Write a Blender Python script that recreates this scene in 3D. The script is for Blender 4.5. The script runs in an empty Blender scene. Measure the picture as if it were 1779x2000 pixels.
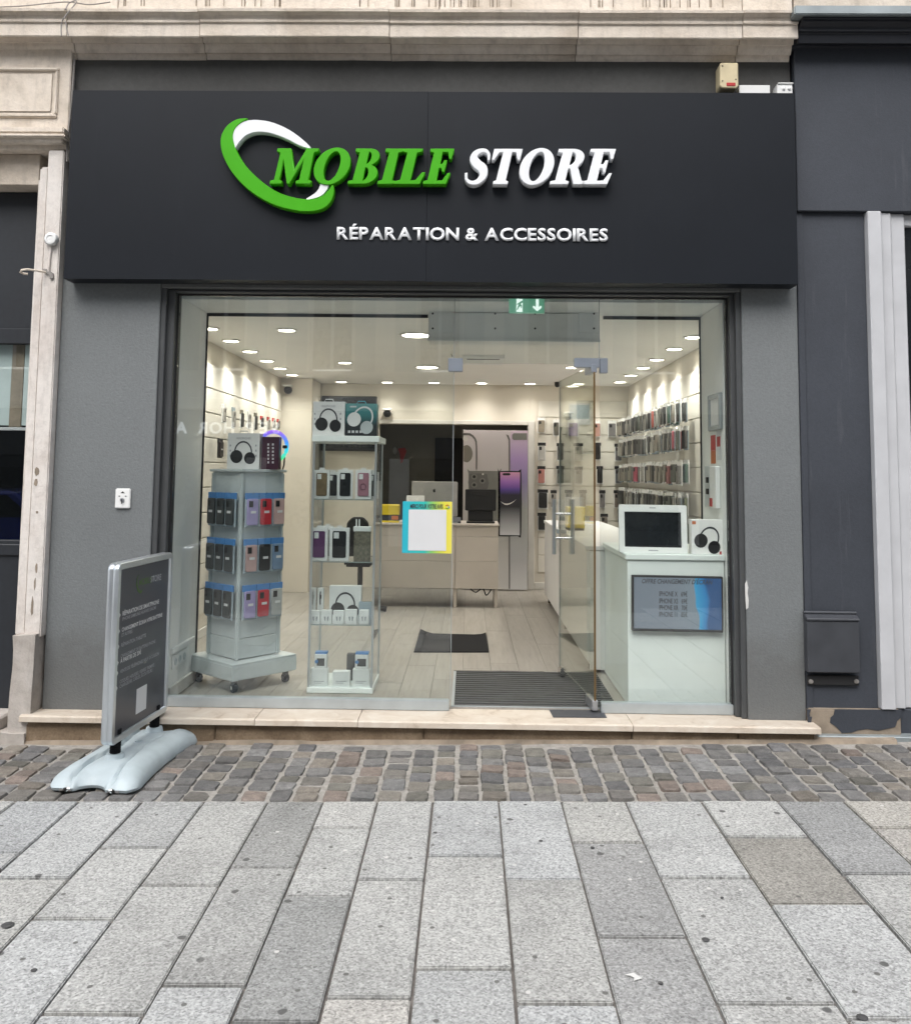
import bpy, bmesh, math, random
from mathutils import Vector, Matrix, noise
random.seed(7)
sc = bpy.context.scene
col = sc.collection
PI = math.pi

# ------------------------------------------------------------------ camera
F_PX, PPX, PPY = 1731.0, 889.5, 778.4
YAW, PITCH, ROLL = 0.0162, 0.0846, 0.01081
CAM = Vector((0, -5.02, 1.32))
ROT = Matrix.Rotation(YAW, 3, 'Z') @ Matrix.Rotation(PI/2 + PITCH, 3, 'X') @ Matrix.Rotation(ROLL, 3, 'Z')
cam = bpy.data.cameras.new('camera'); cam_o = bpy.data.objects.new('camera', cam); col.objects.link(cam_o)
cam.sensor_fit = 'HORIZONTAL'; cam.sensor_width = 36; cam.lens = 36*F_PX/1779
cam.shift_x = 0; cam.shift_y = -(1000-PPY)/1779
cam.clip_start = .05; cam.clip_end = 400
cam_o.matrix_world = Matrix.Translation(CAM) @ ROT.to_4x4()
sc.camera = cam_o

# ------------------------------------------------------------------ sky, sun, exposure
w = bpy.data.worlds.new('World'); sc.world = w; w.use_nodes = True
nt = w.node_tree; nt.nodes.clear()
sky = nt.nodes.new('ShaderNodeTexSky'); sky.sky_type = 'NISHITA'; sky.sun_disc = False
SUN_EL, SUN_AZ = 55, 195          # azimuth of the sun, compass from +Y clockwise
sky.sun_elevation = math.radians(SUN_EL); sky.sun_rotation = math.radians(SUN_AZ)
sky.dust_density = 4; sky.ozone_density = 1.0; sky.air_density = 1.0
hsv = nt.nodes.new('ShaderNodeHueSaturation'); hsv.inputs['Saturation'].default_value = .40
bg = nt.nodes.new('ShaderNodeBackground'); bg.inputs['Strength'].default_value = .15
wo = nt.nodes.new('ShaderNodeOutputWorld')
nt.links.new(sky.outputs[0], hsv.inputs['Color']); nt.links.new(hsv.outputs[0], bg.inputs[0]); nt.links.new(bg.outputs[0], wo.inputs[0])
sun = bpy.data.lights.new('sun', 'SUN'); sun.energy = 0.75; sun.angle = math.radians(50); sun.color = (1, .992, .975)
sun_o = bpy.data.objects.new('sun', sun); col.objects.link(sun_o)
az, el = math.radians(SUN_AZ), math.radians(SUN_EL)
sdir = Vector((math.sin(az)*math.cos(el), math.cos(az)*math.cos(el), math.sin(el)))
sun_o.rotation_euler = sdir.to_track_quat('Z', 'Y').to_euler(); sun_o.location = (0, -8, 14)
vs = sc.view_settings; vs.view_transform = 'Standard'; vs.look = 'None'; vs.exposure = 1.0; vs.gamma = 1
sc.cycles.max_bounces = 8; sc.cycles.transparent_max_bounces = 24; sc.cycles.glossy_bounces = 4; sc.cycles.diffuse_bounces = 4
sc.cycles.sample_clamp_indirect = 6; sc.cycles.caustics_reflective = False; sc.cycles.caustics_refractive = False

# ------------------------------------------------------------------ pixel -> place
def ray(u, v): return ROT @ Vector(((u-PPX)/F_PX, -(v-PPY)/F_PX, -1))
def on_y(u, v, Y=0.0): d = ray(u, v); return CAM + d*((Y-CAM.y)/d.y)
def on_x(u, v, X): d = ray(u, v); return CAM + d*((X-CAM.x)/d.x)
def on_z(u, v, Z=0.0): d = ray(u, v); return CAM + d*((Z-CAM.z)/d.z)
GX, GY = .0160, .0196
_a = on_y(870, 1448, -.085)
G0 = _a.z - GX*_a.x - GY*_a.y
def gz(x, y): return G0 + GX*x + GY*y
def on_g(u, v): d = ray(u, v); n = Vector((-GX, -GY, 1)); return CAM + d*((G0 - n.dot(CAM))/n.dot(d))
def X_(u, v, Y=0): return on_y(u, v, Y).x
def Z_(u, v, Y=0): return on_y(u, v, Y).z

# ------------------------------------------------------------------ materials
def s2l(r, g, b):
    f = lambda c: (c/255/12.92) if c/255 <= .04045 else ((c/255+.055)/1.055)**2.4
    return (f(r), f(g), f(b), 1)
M = {}
class NT:
    def __init__(s, name):
        s.m = bpy.data.materials.new(name); s.m.use_nodes = True; s.t = s.m.node_tree
        s.b = s.t.nodes['Principled BSDF']; s.out = s.t.nodes['Material Output']; M[name] = s.m
    def n(s, t, **k):
        x = s.t.nodes.new('ShaderNode'+t)
        for a, b in k.items():
            if a in x.inputs: x.inputs[a].default_value = b
            else: setattr(x, a, b)
        return x
    def l(s, a, b): s.t.links.new(a, b)
    def coord(s, kind='Object', offs=True):
        tc = s.n('TexCoord')
        if not offs: return tc.outputs[kind]
        oi = s.n('ObjectInfo'); ml = s.n('VectorMath', operation='SCALE'); ml.inputs[0].default_value = (37, 53, 91)
        s.l(oi.outputs['Random'], ml.inputs['Scale'])
        ad = s.n('VectorMath', operation='ADD'); s.l(tc.outputs[kind], ad.inputs[0]); s.l(ml.outputs[0], ad.inputs[1])
        return ad.outputs[0]
    def noise(s, scale, vec, detail=4, rough=.55, dist=0):
        x = s.n('TexNoise'); x.inputs['Scale'].default_value = scale; x.inputs['Detail'].default_value = detail
        x.inputs['Roughness'].default_value = rough; x.inputs['Distortion'].default_value = dist; s.l(vec, x.inputs['Vector']); return x.outputs['Fac']
    def ramp(s, fac, stops):
        r = s.n('ValToRGB'); e = r.color_ramp.elements
        while len(e) < len(stops): e.new(.5)
        for i, (p, c) in enumerate(stops):
            e[i].position = p; e[i].color = c if len(c) == 4 else (*c, 1)
        s.l(fac, r.inputs[0]); return r.outputs[0]
    def mix(s, fac, a, b, mode='MIX'):
        m = s.n('MixRGB', blend_type=mode)
        for i, v in ((0, fac), (1, a), (2, b)):
            if hasattr(v, 'links') or hasattr(v, 'is_linked'): s.l(v, m.inputs[i])
            else: m.inputs[i].default_value = v
        return m.outputs[0]
    def bump(s, h, strength=.3, dist=.01):
        b = s.n('Bump'); b.inputs['Strength'].default_value = strength; b.inputs['Distance'].default_value = dist
        s.l(h, b.inputs['Height']); s.l(b.outputs[0], s.b.inputs['Normal']); return b
g_ = lambda v: (v, v, v, 1)
def plain(name, c, rough=.5, metal=0, var=.12, scale=8, bump=0, bscale=120, spec=.5, emit=0, coat=0):
    k = NT(name); c = c if len(c) == 4 else (*c, 1)
    v = k.coord()
    nz = k.noise(scale, v, 5)
    colr = k.ramp(nz, [(.25, tuple(x*(1-var) for x in c[:3])), (.75, tuple(min(1, x*(1+var)) for x in c[:3]))])
    k.l(colr, k.b.inputs['Base Color'])
    rr = k.n('MapRange'); rr.inputs[3].default_value = max(.02, rough-.06); rr.inputs[4].default_value = min(1, rough+.06); k.l(nz, rr.inputs[0]); k.l(rr.outputs[0], k.b.inputs['Roughness'])
    k.b.inputs['Metallic'].default_value = metal; k.b.inputs['Specular IOR Level'].default_value = spec
    if coat: k.b.inputs['Coat Weight'].default_value = coat; k.b.inputs['Coat Roughness'].default_value = .08
    if bump: k.bump(k.noise(bscale, v, 3), bump, .004)
    if emit: k.l(colr, k.b.inputs['Emission Color']); k.b.inputs['Emission Strength'].default_value = emit
    return k.m

plain('white_plastic', (.78, .79, .78), .4, var=.04)
plain('white_card', (.80, .80, .79), .6, var=.04)
plain('white_gloss', (.78, .83, .81), .42, var=.03, spec=.3)
plain('white_panel', (.80, .80, .78), .45, var=.05)
plain('black_plastic', (.012, .012, .013), .4, var=.2)
plain('black_matte', (.015, .015, .016), .7, var=.2)
plain('dark_glass', (.012, .014, .016), .06, var=.1)
plain('grey_metal', (.34, .37, .38), .42, .3, var=.08)
plain('gondola_grey', (.52, .57, .58), .45, .1, var=.08)
plain('gondola_post', (.55, .60, .61), .35, .2, var=.05)
plain('aluminium', (.62, .66, .69), .32, .85, var=.06)
plain('alu_rail', (.50, .55, .57), .38, .6, var=.1)
plain('chrome', (.75, .75, .75), .14, 1, var=.03)
plain('steel_brushed', (.5, .52, .55), .3, .9, var=.1)
plain('zinc', (.33, .37, .38), .45, .5, var=.2, scale=5)
plain('frame_grey', (.075, .079, .082), .42, .2, var=.1)
plain('sign_green', (.055, .37, .005), .4, var=.06, spec=.25)
plain('sign_white', (.80, .82, .84), .35, var=.03)
plain('print_white', (.62, .63, .64), .6, var=.03)
plain('print_grey', (.35, .36, .38), .6, var=.05)
plain('print_dark', (.035, .04, .05), .5, var=.1)
plain('print_green', (.07, .14, .03), .5, var=.1)
plain('red', (.45, .03, .03), .45, var=.1)
plain('orange', (.55, .16, .05), .5, var=.1)
plain('yellow', (.62, .48, .02), .45, var=.1)
plain('teal', (.02, .42, .55), .5, var=.06)
plain('blue', (.07, .22, .5), .5, var=.1)
plain('rubber', (.011, .011, .012), .85, var=.25, bump=.4, bscale=300, spec=.15)
plain('beige_box', (.58, .50, .32), .5, var=.12, scale=12)
plain('door_edge', (.13, .08, .03), .3, var=.1)
plain('sign_base', (.40, .465, .49), .5, var=.13, scale=9, bump=.12, bscale=400)
plain('interior_wall', (.70, .655, .575), .7, var=.05, scale=3, bump=.08, bscale=60)
plain('interior_ceiling', (.86, .85, .82), .8, var=.03, scale=2)
plain('reveal_white', (.80, .81, .79), .6, var=.05, scale=3)
plain('slat_board', (.74, .71, .64), .45, var=.04, scale=4)
plain('skirting', (.66, .64, .60), .5, var=.06)
plain('counter_front', (.52, .475, .425), .4, var=.05, scale=4)
plain('counter_white', (.72, .72, .71), .35, var=.04)
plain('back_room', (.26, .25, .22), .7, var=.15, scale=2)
plain('clear_bag', (.36, .43, .48), .25, var=.12, scale=20)
plain('patch_fitting', (.36, .40, .46), .38, .7, var=.08)
plain('white_frame', (.50, .51, .53), .5, var=.08, scale=6, bump=.1, bscale=80)
plain('navy_trim', (.012, .014, .02), .5, var=.2, scale=6)
plain('letterbox', (.055, .059, .068), .45, .2, var=.15, scale=10)
plain('car_blue', (.01, .03, .28), .25, .2, var=.05, coat=.6)
plain('imac_silver', (.45, .44, .42), .35, .6, var=.05)
plain('lamp_trim', (.75, .73, .7), .4, var=.02)
plain('cable_grey', (.25, .235, .22), .7, var=.2)
plain('stain_white', (.6, .6, .58), .8, var=.1)
plain('gum', (.06, .06, .06), .7, var=.3)
plain('mortar_beige', (.26, .215, .165), .9, var=.35, scale=9, bump=.8, bscale=40)

def objcol():                     # colour carried by the object itself (slabs, cobbles, cases, books of packs)
    k = NT('case_colour'); oi = k.n('ObjectInfo'); nz = k.noise(14, k.coord(), 3)
    v = k.ramp(nz, [(.3, g_(.8)), (.7, g_(1.0))])
    k.l(k.mix(1.0, oi.outputs['Color'], v, 'MULTIPLY'), k.b.inputs['Base Color']); k.b.inputs['Roughness'].default_value = .42
    # granite slab
    k = NT('granite'); oi = k.n('ObjectInfo'); v = k.coord()
    gr = k.n('TexVoronoi', voronoi_dimensions='2D'); gr.inputs['Scale'].default_value = 165; k.l(v, gr.inputs['Vector'])
    sp = k.n('SeparateColor'); k.l(gr.outputs['Color'], sp.inputs[0])
    grain = k.ramp(sp.outputs[0], [(.0, g_(.60)), (.16, g_(.82)), (.45, g_(1.0)), (.8, g_(1.12)), (1, g_(1.28))])
    n2 = k.ramp(k.noise(85, v, 3, .7), [(.33, g_(.72)), (.5, g_(1.0)), (.66, g_(1.22))])
    n3 = k.ramp(k.noise(2.6, v, 6, .68), [(.24, g_(.74)), (.5, g_(1.0)), (.75, g_(1.09))])
    c = k.mix(1, k.mix(1, k.mix(1, oi.outputs['Color'], grain, 'MULTIPLY'), n2, 'MULTIPLY'), n3, 'MULTIPLY')
    wm = k.ramp(k.noise(1.1, v, 4, .6, .8), [(.52, g_(0)), (.72, g_(.38))])                                     # damp, trodden patches
    c = k.mix(wm, c, k.mix(1, c, (.72, .735, .74, 1), 'MULTIPLY'))
    for scl, lo_, th, dk in ((5.0, .06, .84, (.075, .075, .073, 1)), (11.0, .085, .90, (.10, .098, .092, 1)), (7.0, .05, .86, (.55, .54, .52, 1))):   # gum, grit, pale specks
        vo = k.n('TexVoronoi', voronoi_dimensions='2D'); vo.inputs['Scale'].default_value = scl; k.l(v, vo.inputs['Vector'])
        nzv = k.n('Math', operation='MULTIPLY_ADD'); k.l(k.noise(60, v, 2), nzv.inputs[0]); nzv.inputs[1].default_value = .05; k.l(vo.outputs['Distance'], nzv.inputs[2])
        spot = k.ramp(nzv.outputs[0], [(lo_+.02, g_(1)), (lo_+.04, g_(0))])
        sel = k.n('SeparateColor'); k.l(vo.outputs['Color'], sel.inputs[0]); sel2 = k.ramp(sel.outputs[1], [(th, g_(0)), (th+.02, g_(.9))])
        c = k.mix(k.mix(1, spot, sel2, 'MULTIPLY'), c, dk)
    k.l(c, k.b.inputs['Base Color']); k.b.inputs['Roughness'].default_value = .78
    k.bump(k.noise(110, v, 4, .7), .35, .004)
    # cobble
    k = NT('cobble_stone'); oi = k.n('ObjectInfo'); v = k.coord()
    n1 = k.ramp(k.noise(28, v, 6, .7), [(.25, g_(.62)), (.5, g_(1)), (.75, g_(1.4))])
    n2 = k.ramp(k.noise(150, v, 3, .6), [(.3, g_(.8)), (.7, g_(1.2))])
    k.l(k.mix(1, k.mix(1, oi.outputs['Color'], n1, 'MULTIPLY'), n2, 'MULTIPLY'), k.b.inputs['Base Color']); k.b.inputs['Roughness'].default_value = .7
    k.bump(k.noise(60, v, 5, .65), .55, .008)
    # sandstone riser, marble sill
    k = NT('sandstone'); oi = k.n('ObjectInfo'); v = k.coord()
    n1 = k.ramp(k.noise(6, v, 7, .65, .6), [(.25, (.115, .078, .048)), (.5, (.20, .145, .093)), (.78, (.30, .235, .165))])
    n2 = k.ramp(k.noise(90, v, 3), [(.3, g_(.85)), (.7, g_(1.15))])
    k.l(k.mix(1, n1, n2, 'MULTIPLY'), k.b.inputs['Base Color']); k.b.inputs['Roughness'].default_value = .8; k.bump(k.noise(35, v, 6), .4, .006)
    k = NT('marble_sill'); v = k.coord()
    n1 = k.ramp(k.noise(7, v, 7, .65, 1.0), [(.22, (.30, .235, .17)), (.42, (.52, .45, .37)), (.8, (.63, .585, .51))])
    k.l(n1, k.b.inputs['Base Color']); k.b.inputs['Roughness'].default_value = .5; k.bump(k.noise(40, v, 4), .12, .004)
    # joint sand between cobbles
    k = NT('joint_sand'); v = k.coord()
    n1 = k.ramp(k.noise(25, v, 6, .7), [(.3, (.22, .208, .187)), (.55, (.32, .306, .28)), (.8, (.39, .373, .345))])
    k.l(n1, k.b.inputs['Base Color']); k.b.inputs['Roughness'].default_value = .95; k.bump(k.noise(80, v, 5), .8, .008)
    k = NT('joint_dark'); v = k.coord()
    n1 = k.ramp(k.noise(12, v, 6, .7), [(.3, (.11, .10, .092)), (.7, (.205, .188, .172))])
    k.l(n1, k.b.inputs['Base Color']); k.b.inputs['Roughness'].default_value = .95; k.bump(k.noise(80, v, 5), .8, .008)
objcol()

def stone(name, light, mid, dark, crack=True):
    k = NT(name); v = k.coord('Object')
    a = k.noise(2.2, v, 7, .62, .4); b = k.noise(24, v, 5, .7)
    base = k.ramp(a, [(.25, dark), (.48, mid), (.72, light)])
    sp = k.ramp(b, [(.3, g_(.86)), (.5, g_(1)), (.7, g_(1.06))])
    c = k.mix(1, base, sp, 'MULTIPLY')
    mp = k.n('Mapping'); mp.inputs['Scale'].default_value = (9, 9, 1.1); k.l(v, mp.inputs[0])           # rain streaks
    st = k.ramp(k.noise(1.6, mp.outputs[0], 5, .7), [(.30, g_(.74)), (.46, g_(1))])
    c = k.mix(.7, c, k.mix(1, c, st, 'MULTIPLY'))
    k.l(c, k.b.inputs['Base Color']); k.b.inputs['Roughness'].default_value = .85; k.b.inputs['Specular IOR Level'].default_value = .25
    h = k.mix(.5, k.noise(14, v, 8, .7), k.noise(90, v, 4))
    k.bump(h, .45, .012)
stone('cream_stone', (.75, .685, .605), (.67, .60, .515), (.45, .385, .31))
stone('cream_paint', (.72, .69, .655), (.67, .63, .59), (.50, .44, .40))
stone('old_plinth', (.56, .53, .50), (.42, .385, .35), (.17, .13, .10))
stone('opposite_stone', (.76, .74, .70), (.72, .70, .66), (.62, .59, .54))
def stucco(name, c, var, rough, bscale, bstr, streak=0.0, streakc=(.3, .3, .32, 1), spec=.4, foot=False):
    k = NT(name); v = k.coord('Object', False)
    a = k.ramp(k.noise(1.3, v, 6, .6), [(.3, tuple(x*(1-var) for x in c)), (.7, tuple(x*(1+var) for x in c))])
    b = k.ramp(k.noise(bscale*.6, v, 2), [(.3, g_(.93)), (.7, g_(1.07))])
    cc = k.mix(1, a, b, 'MULTIPLY')
    mp = k.n('Mapping'); mp.inputs['Scale'].default_value = (7, 7, .55); k.l(v, mp.inputs[0])
    if streak:
        s = k.ramp(k.noise(1.7, mp.outputs[0], 4, .7), [(.60, g_(0)), (.80, g_(streak))]); cc = k.mix(s, cc, streakc)
    if foot:
        sz_ = k.n('SeparateXYZ'); k.l(v, sz_.inputs[0]); ma = k.n('Math', operation='MULTIPLY_ADD'); k.l(k.noise(5, v, 6, .7), ma.inputs[0]); ma.inputs[1].default_value = -.55; k.l(sz_.outputs[2], ma.inputs[2])
        fm_ = k.ramp(ma.outputs[0], [(0, g_(.38)), (.22, g_(0))]); cc = k.mix(fm_, cc, (.085, .08, .072, 1))
        sc2 = k.ramp(k.noise(9, mp.outputs[0], 5, .75), [(.68, g_(0)), (.74, g_(.35))]); cc = k.mix(sc2, cc, (.10, .102, .104, 1))
    k.l(cc, k.b.inputs['Base Color']); k.b.inputs['Roughness'].default_value = rough; k.b.inputs['Specular IOR Level'].default_value = spec
    k.bump(k.mix(.35, k.noise(bscale, v, 3, .6), k.noise(bscale*.25, v, 3)), bstr, .006)
stucco('grey_render', (.165, .178, .182), .07, .8, 95, .6, .22, (.215, .225, .228, 1), foot=True)
stucco('lintel_render', (.075, .075, .072), .18, .8, 60, .3, .2, (.045, .044, .042, 1))
stucco('navy_paint', (.044, .050, .062), .16, .62, 130, .22, .38, (.15, .155, .168, 1))
stucco('sign_panel', (.0098, .0122, .0165), .14, .45, 300, .03, .16, (.022, .025, .031, 1), .22)
stucco('dark_paint', (.02, .023, .028), .15, .5, 60, .06)

def glass_mat(name, tint, refl=1.0, ior=1.5):
    k = NT(name); k.t.nodes.remove(k.b)
    tr = k.n('BsdfTransparent'); tr.inputs[0].default_value = tint
    gl = k.n('BsdfGlossy'); gl.inputs['Roughness'].default_value = .0; gl.inputs['Color'].default_value = (refl, refl, refl, 1)
    ge = k.n('NewGeometry'); dt = k.n('VectorMath', operation='DOT_PRODUCT'); k.l(ge.outputs['Incoming'], dt.inputs[0]); k.l(ge.outputs['Normal'], dt.inputs[1])
    ab_ = k.n('Math', operation='ABSOLUTE'); k.l(dt.outputs['Value'], ab_.inputs[0])
    om = k.n('Math', operation='SUBTRACT'); om.inputs[0].default_value = 1; k.l(ab_.outputs[0], om.inputs[1])
    pw_ = k.n('Math', operation='POWER'); k.l(om.outputs[0], pw_.inputs[0]); pw_.inputs[1].default_value = 5
    f0 = ((ior-1)/(ior+1))**2
    fr = k.n('Math', operation='MULTIPLY_ADD'); k.l(pw_.outputs[0], fr.inputs[0]); fr.inputs[1].default_value = 1-f0; fr.inputs[2].default_value = f0; fr.use_clamp = True
    mx = k.n('MixShader'); k.l(fr.outputs[0], mx.inputs[0]); k.l(tr.outputs[0], mx.inputs[1]); k.l(gl.outputs[0], mx.inputs[2])
    k.l(mx.outputs[0], k.out.inputs['Surface'])
glass_mat('window_glass', (.953, .972, .962, 1), 1, 1.66)
glass_mat('door_glass', (.90, .925, .89, 1), 1, 1.5)
glass_mat('shelf_glass', (.95, .965, .965, 1), 1, 1.45)
glass_mat('dark_window', (.10, .11, .12, 1), 1, 1.8)
def emitter(name, c, s):
    k = NT(name); k.b.inputs['Base Color'].default_value = (.8, .8, .8, 1)
    k.b.inputs['Emission Color'].default_value = (*c, 1); k.b.inputs['Emission Strength'].default_value = s
emitter('lamp_glow', (1, .93, .78), 7); emitter('exit_green', (.0, .18, .085), .5); emitter('exit_white', (.8, .95, .88), .55)
def planks():
    k = NT('floor_plank'); oi = k.n('ObjectInfo'); v = k.coord()
    mp = k.n('Mapping'); mp.inputs['Scale'].default_value = (22, 1.6, 1); k.l(v, mp.inputs[0])
    a = k.ramp(k.noise(1.5, mp.outputs[0], 6, .65, .6), [(.25, (.235, .218, .19)), (.5, (.305, .285, .252)), (.75, (.355, .335, .302))])
    r = k.ramp(oi.outputs['Random'], [(0, g_(.92)), (1, g_(1.06))])
    k.l(k.mix(1, a, r, 'MULTIPLY'), k.b.inputs['Base Color']); k.b.inputs['Roughness'].default_value = .36
planks()
def grad(name, stops, axis=2, lo=-.5, hi=.5, rough=.4, emit=0):
    k = NT(name); tc = k.n('TexCoord'); sp = k.n('SeparateXYZ'); k.l(tc.outputs['Object'], sp.inputs[0])
    mr = k.n('MapRange'); mr.inputs[1].default_value = lo; mr.inputs[2].default_value = hi; k.l(sp.outputs[axis], mr.inputs[0])
    c = k.ramp(mr.outputs[0], stops); k.l(c, k.b.inputs['Base Color']); k.b.inputs['Roughness'].default_value = rough
    if emit: k.l(c, k.b.inputs['Emission Color']); k.b.inputs['Emission Strength'].default_value = emit

# ------------------------------------------------------------------ builders
def tag(o, label=None, cat=None, group=None, kind=None):
    if label: o['label'] = label
    if cat: o['category'] = cat
    if group: o['group'] = group
    if kind: o['kind'] = kind
    return o
def wloc(o):
    v = Vector((0, 0, 0))
    while o: v += o.location; o = o.parent
    return v
def link(name, me, mat=None, parent=None, loc=(0, 0, 0), rot=None, color=None):
    o = bpy.data.objects.new(name, me); col.objects.link(o)
    if me is not None and mat and not me.materials: me.materials.append(M[mat])
    o.location = loc
    if rot: o.rotation_euler = rot
    if parent: o.parent = parent
    if color: o.color = color if len(color) == 4 else (*color, 1)
    return o
def thing(name, label, cat, loc=(0, 0, 0), rotz=0, group=None, kind=None):
    o = link(name, None, loc=loc); o.rotation_euler = (0, 0, rotz); o.empty_display_size = .1
    return tag(o, label, cat, group, kind)
def mk(name, verts, faces, mat, parent=None, local=False, smooth=False, bev=0, seg=1, color=None, base=True):
    """one mesh object; verts are world coordinates unless local"""
    verts = [Vector(v) for v in verts]
    loc = Vector((0, 0, 0))
    if not local:
        pl = wloc(parent) if parent else Vector((0, 0, 0))
        if base:
            lo = Vector([min(v[i] for v in verts) for i in range(3)]); hi = Vector([max(v[i] for v in verts) for i in range(3)])
            org = Vector(((lo.x+hi.x)/2, (lo.y+hi.y)/2, lo.z))
        else: org = pl
        verts = [v-org for v in verts]; loc = org-pl
    me = bpy.data.meshes.new(name)
    bm = bmesh.new()
    vs_ = [bm.verts.new(v) for v in verts]
    for f in faces:
        try: bm.faces.new([vs_[i] for i in f])
        except ValueError: pass
    bmesh.ops.recalc_face_normals(bm, faces=bm.faces)
    if bev: bmesh.ops.bevel(bm, geom=[e for e in bm.edges if e.calc_face_angle(0) > .5], offset=bev, segments=seg, affect='EDGES', clamp_overlap=True)
    if smooth:
        for f in bm.faces: f.smooth = True
        for e in bm.edges:
            if e.calc_face_angle(0) > .75: e.smooth = False
    bm.to_mesh(me); bm.free()
    return link(name, me, mat, parent, loc, color=color)
BF = [(0, 1, 3, 2), (4, 6, 7, 5), (0, 4, 5, 1), (2, 3, 7, 6), (0, 2, 6, 4), (1, 5, 7, 3)]
def bv(x0, x1, y0, y1, z0, z1): return [(x, y, z) for x in (x0, x1) for y in (y0, y1) for z in (z0, z1)]
def box(name, x0, x1, y0, y1, z0, z1, mat, parent=None, bev=.002, local=False, seg=1, color=None):
    return mk(name, bv(min(x0, x1), max(x0, x1), min(y0, y1), max(y0, y1), min(z0, z1), max(z0, z1)), BF, mat, parent, local, False, bev, seg, color)
def multi(name, boxes, mat, parent=None, bev=.0015, local=False, color=None):
    V, Fc = [], []
    for b in boxes:
        n = len(V); V += bv(*b); Fc += [tuple(i+n for i in f) for f in BF]
    return mk(name, V, Fc, mat, parent, local, False, bev, 1, color)
def prism(name, pts, axis, a, b, mat, parent=None, local=False, smooth=False, bev=0, color=None):
    """closed 2d outline extruded along axis ('x': pts are (y,z), 'y': (x,z), 'z': (x,y))"""
    P = {'x': lambda p, t: (t, p[0], p[1]), 'y': lambda p, t: (p[0], t, p[1]), 'z': lambda p, t: (p[0], p[1], t)}[axis]
    n = len(pts); V = [P(p, a) for p in pts]+[P(p, b) for p in pts]
    Fc = [tuple(range(n)), tuple(range(2*n-1, n-1, -1))]+[(i, (i+1) % n, (i+1) % n+n, i+n) for i in range(n)]
    return mk(name, V, Fc, mat, parent, local, smooth, bev, 1, color)
def tube(name, pts, r, mat, parent=None, local=False, n=8):
    pts = [Vector(p) for p in pts]; V, Fc = [], []
    for i, p in enumerate(pts):
        t = (pts[min(i+1, len(pts)-1)]-pts[max(i-1, 0)]).normalized()
        a = t.orthogonal().normalized() if abs(t.z) > .9 else t.cross(Vector((0, 0, 1))).normalized()
        b = t.cross(a)
        rr = r[i] if isinstance(r, (list, tuple)) else r
        V += [p+a*math.cos(2*PI*k/n)*rr+b*math.sin(2*PI*k/n)*rr for k in range(n)]
    for i in range(len(pts)-1):
        Fc += [(i*n+k, i*n+(k+1) % n, (i+1)*n+(k+1) % n, (i+1)*n+k) for k in range(n)]
    Fc += [tuple(range(n)), tuple(range((len(pts)-1)*n, len(pts)*n))]
    return mk(name, V, Fc, mat, parent, local, True)
def lathe(name, prof, centre, axis, mat, parent=None, local=False, n=20):
    """profile (r, h) spun round an axis through centre"""
    c = Vector(centre); A = {'x': Vector((1, 0, 0)), 'y': Vector((0, 1, 0)), 'z': Vector((0, 0, 1))}[axis]
    u = A.orthogonal().normalized(); v = A.cross(u); V, Fc = [], []
    for r, h in prof: V += [c+A*h+(u*math.cos(2*PI*k/n)+v*math.sin(2*PI*k/n))*max(r, 1e-4) for k in range(n)]
    for i in range(len(prof)-1): Fc += [(i*n+k, i*n+(k+1) % n, (i+1)*n+(k+1) % n, (i+1)*n+k) for k in range(n)]
    Fc += [tuple(range(n)), tuple(range((len(prof)-1)*n, len(prof)*n))]
    return mk(name, V, Fc, mat, parent, local, True)
def crom(pts, k=6, closed=True):
    n = len(pts); out = []
    for i in range(n if closed else n-1):
        g = lambda j: Vector(pts[j % n] if closed else pts[max(0, min(n-1, j))])
        p0, p1, p2, p3 = g(i-1), g(i), g(i+1), g(i+2)
        for s in range(k):
            t = s/k; out.append(.5*((2*p1)+(p2-p0)*t+(2*p0-5*p1+4*p2-p3)*t*t+(3*p1-p0-3*p2+p3)*t**3))
    if not closed: out.append(Vector(pts[-1]))
    return out
def fill_mesh(polys, depth, bev=0):
    """flat outline with holes, filled and extruded: x right, y up, front towards +z at depth"""
    cu = bpy.data.curves.new('outline', 'CURVE'); cu.dimensions = '2D'; cu.fill_mode = 'BOTH'; cu.extrude = depth/2; cu.bevel_depth = bev; cu.bevel_resolution = 0
    for P in polys:
        s = cu.splines.new('POLY'); s.points.add(len(P)-1); s.use_cyclic_u = True
        for q, p in zip(s.points, P): q.co = (p[0], p[1], 0, 1)
    o = bpy.data.objects.new('outline', cu); me = bpy.data.meshes.new_from_object(o); bpy.data.objects.remove(o); bpy.data.curves.remove(cu)
    return me
UP = Matrix.Rotation(PI/2, 4, 'X')
def text_mesh(body, size=1.0, bold=0.0, extrude=.0005, align='LEFT', sx=1.0, shear=0.0):
    cu = bpy.data.curves.new('text', 'FONT'); cu.body = body; cu.size = size; cu.offset = bold*size; cu.extrude = extrude; cu.align_x = align; cu.shear = shear; cu.resolution_u = 3
    o = bpy.data.objects.new('text', cu); me = bpy.data.meshes.new_from_object(o); bpy.data.objects.remove(o); bpy.data.curves.remove(cu)
    if sx != 1: me.transform(Matrix.Diagonal((sx, 1, 1, 1)))
    return me
def mbounds(me):
    xs = [v.co.x for v in me.vertices]; ys = [v.co.y for v in me.vertices]
    return min(xs), max(xs), min(ys), max(ys)
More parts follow.
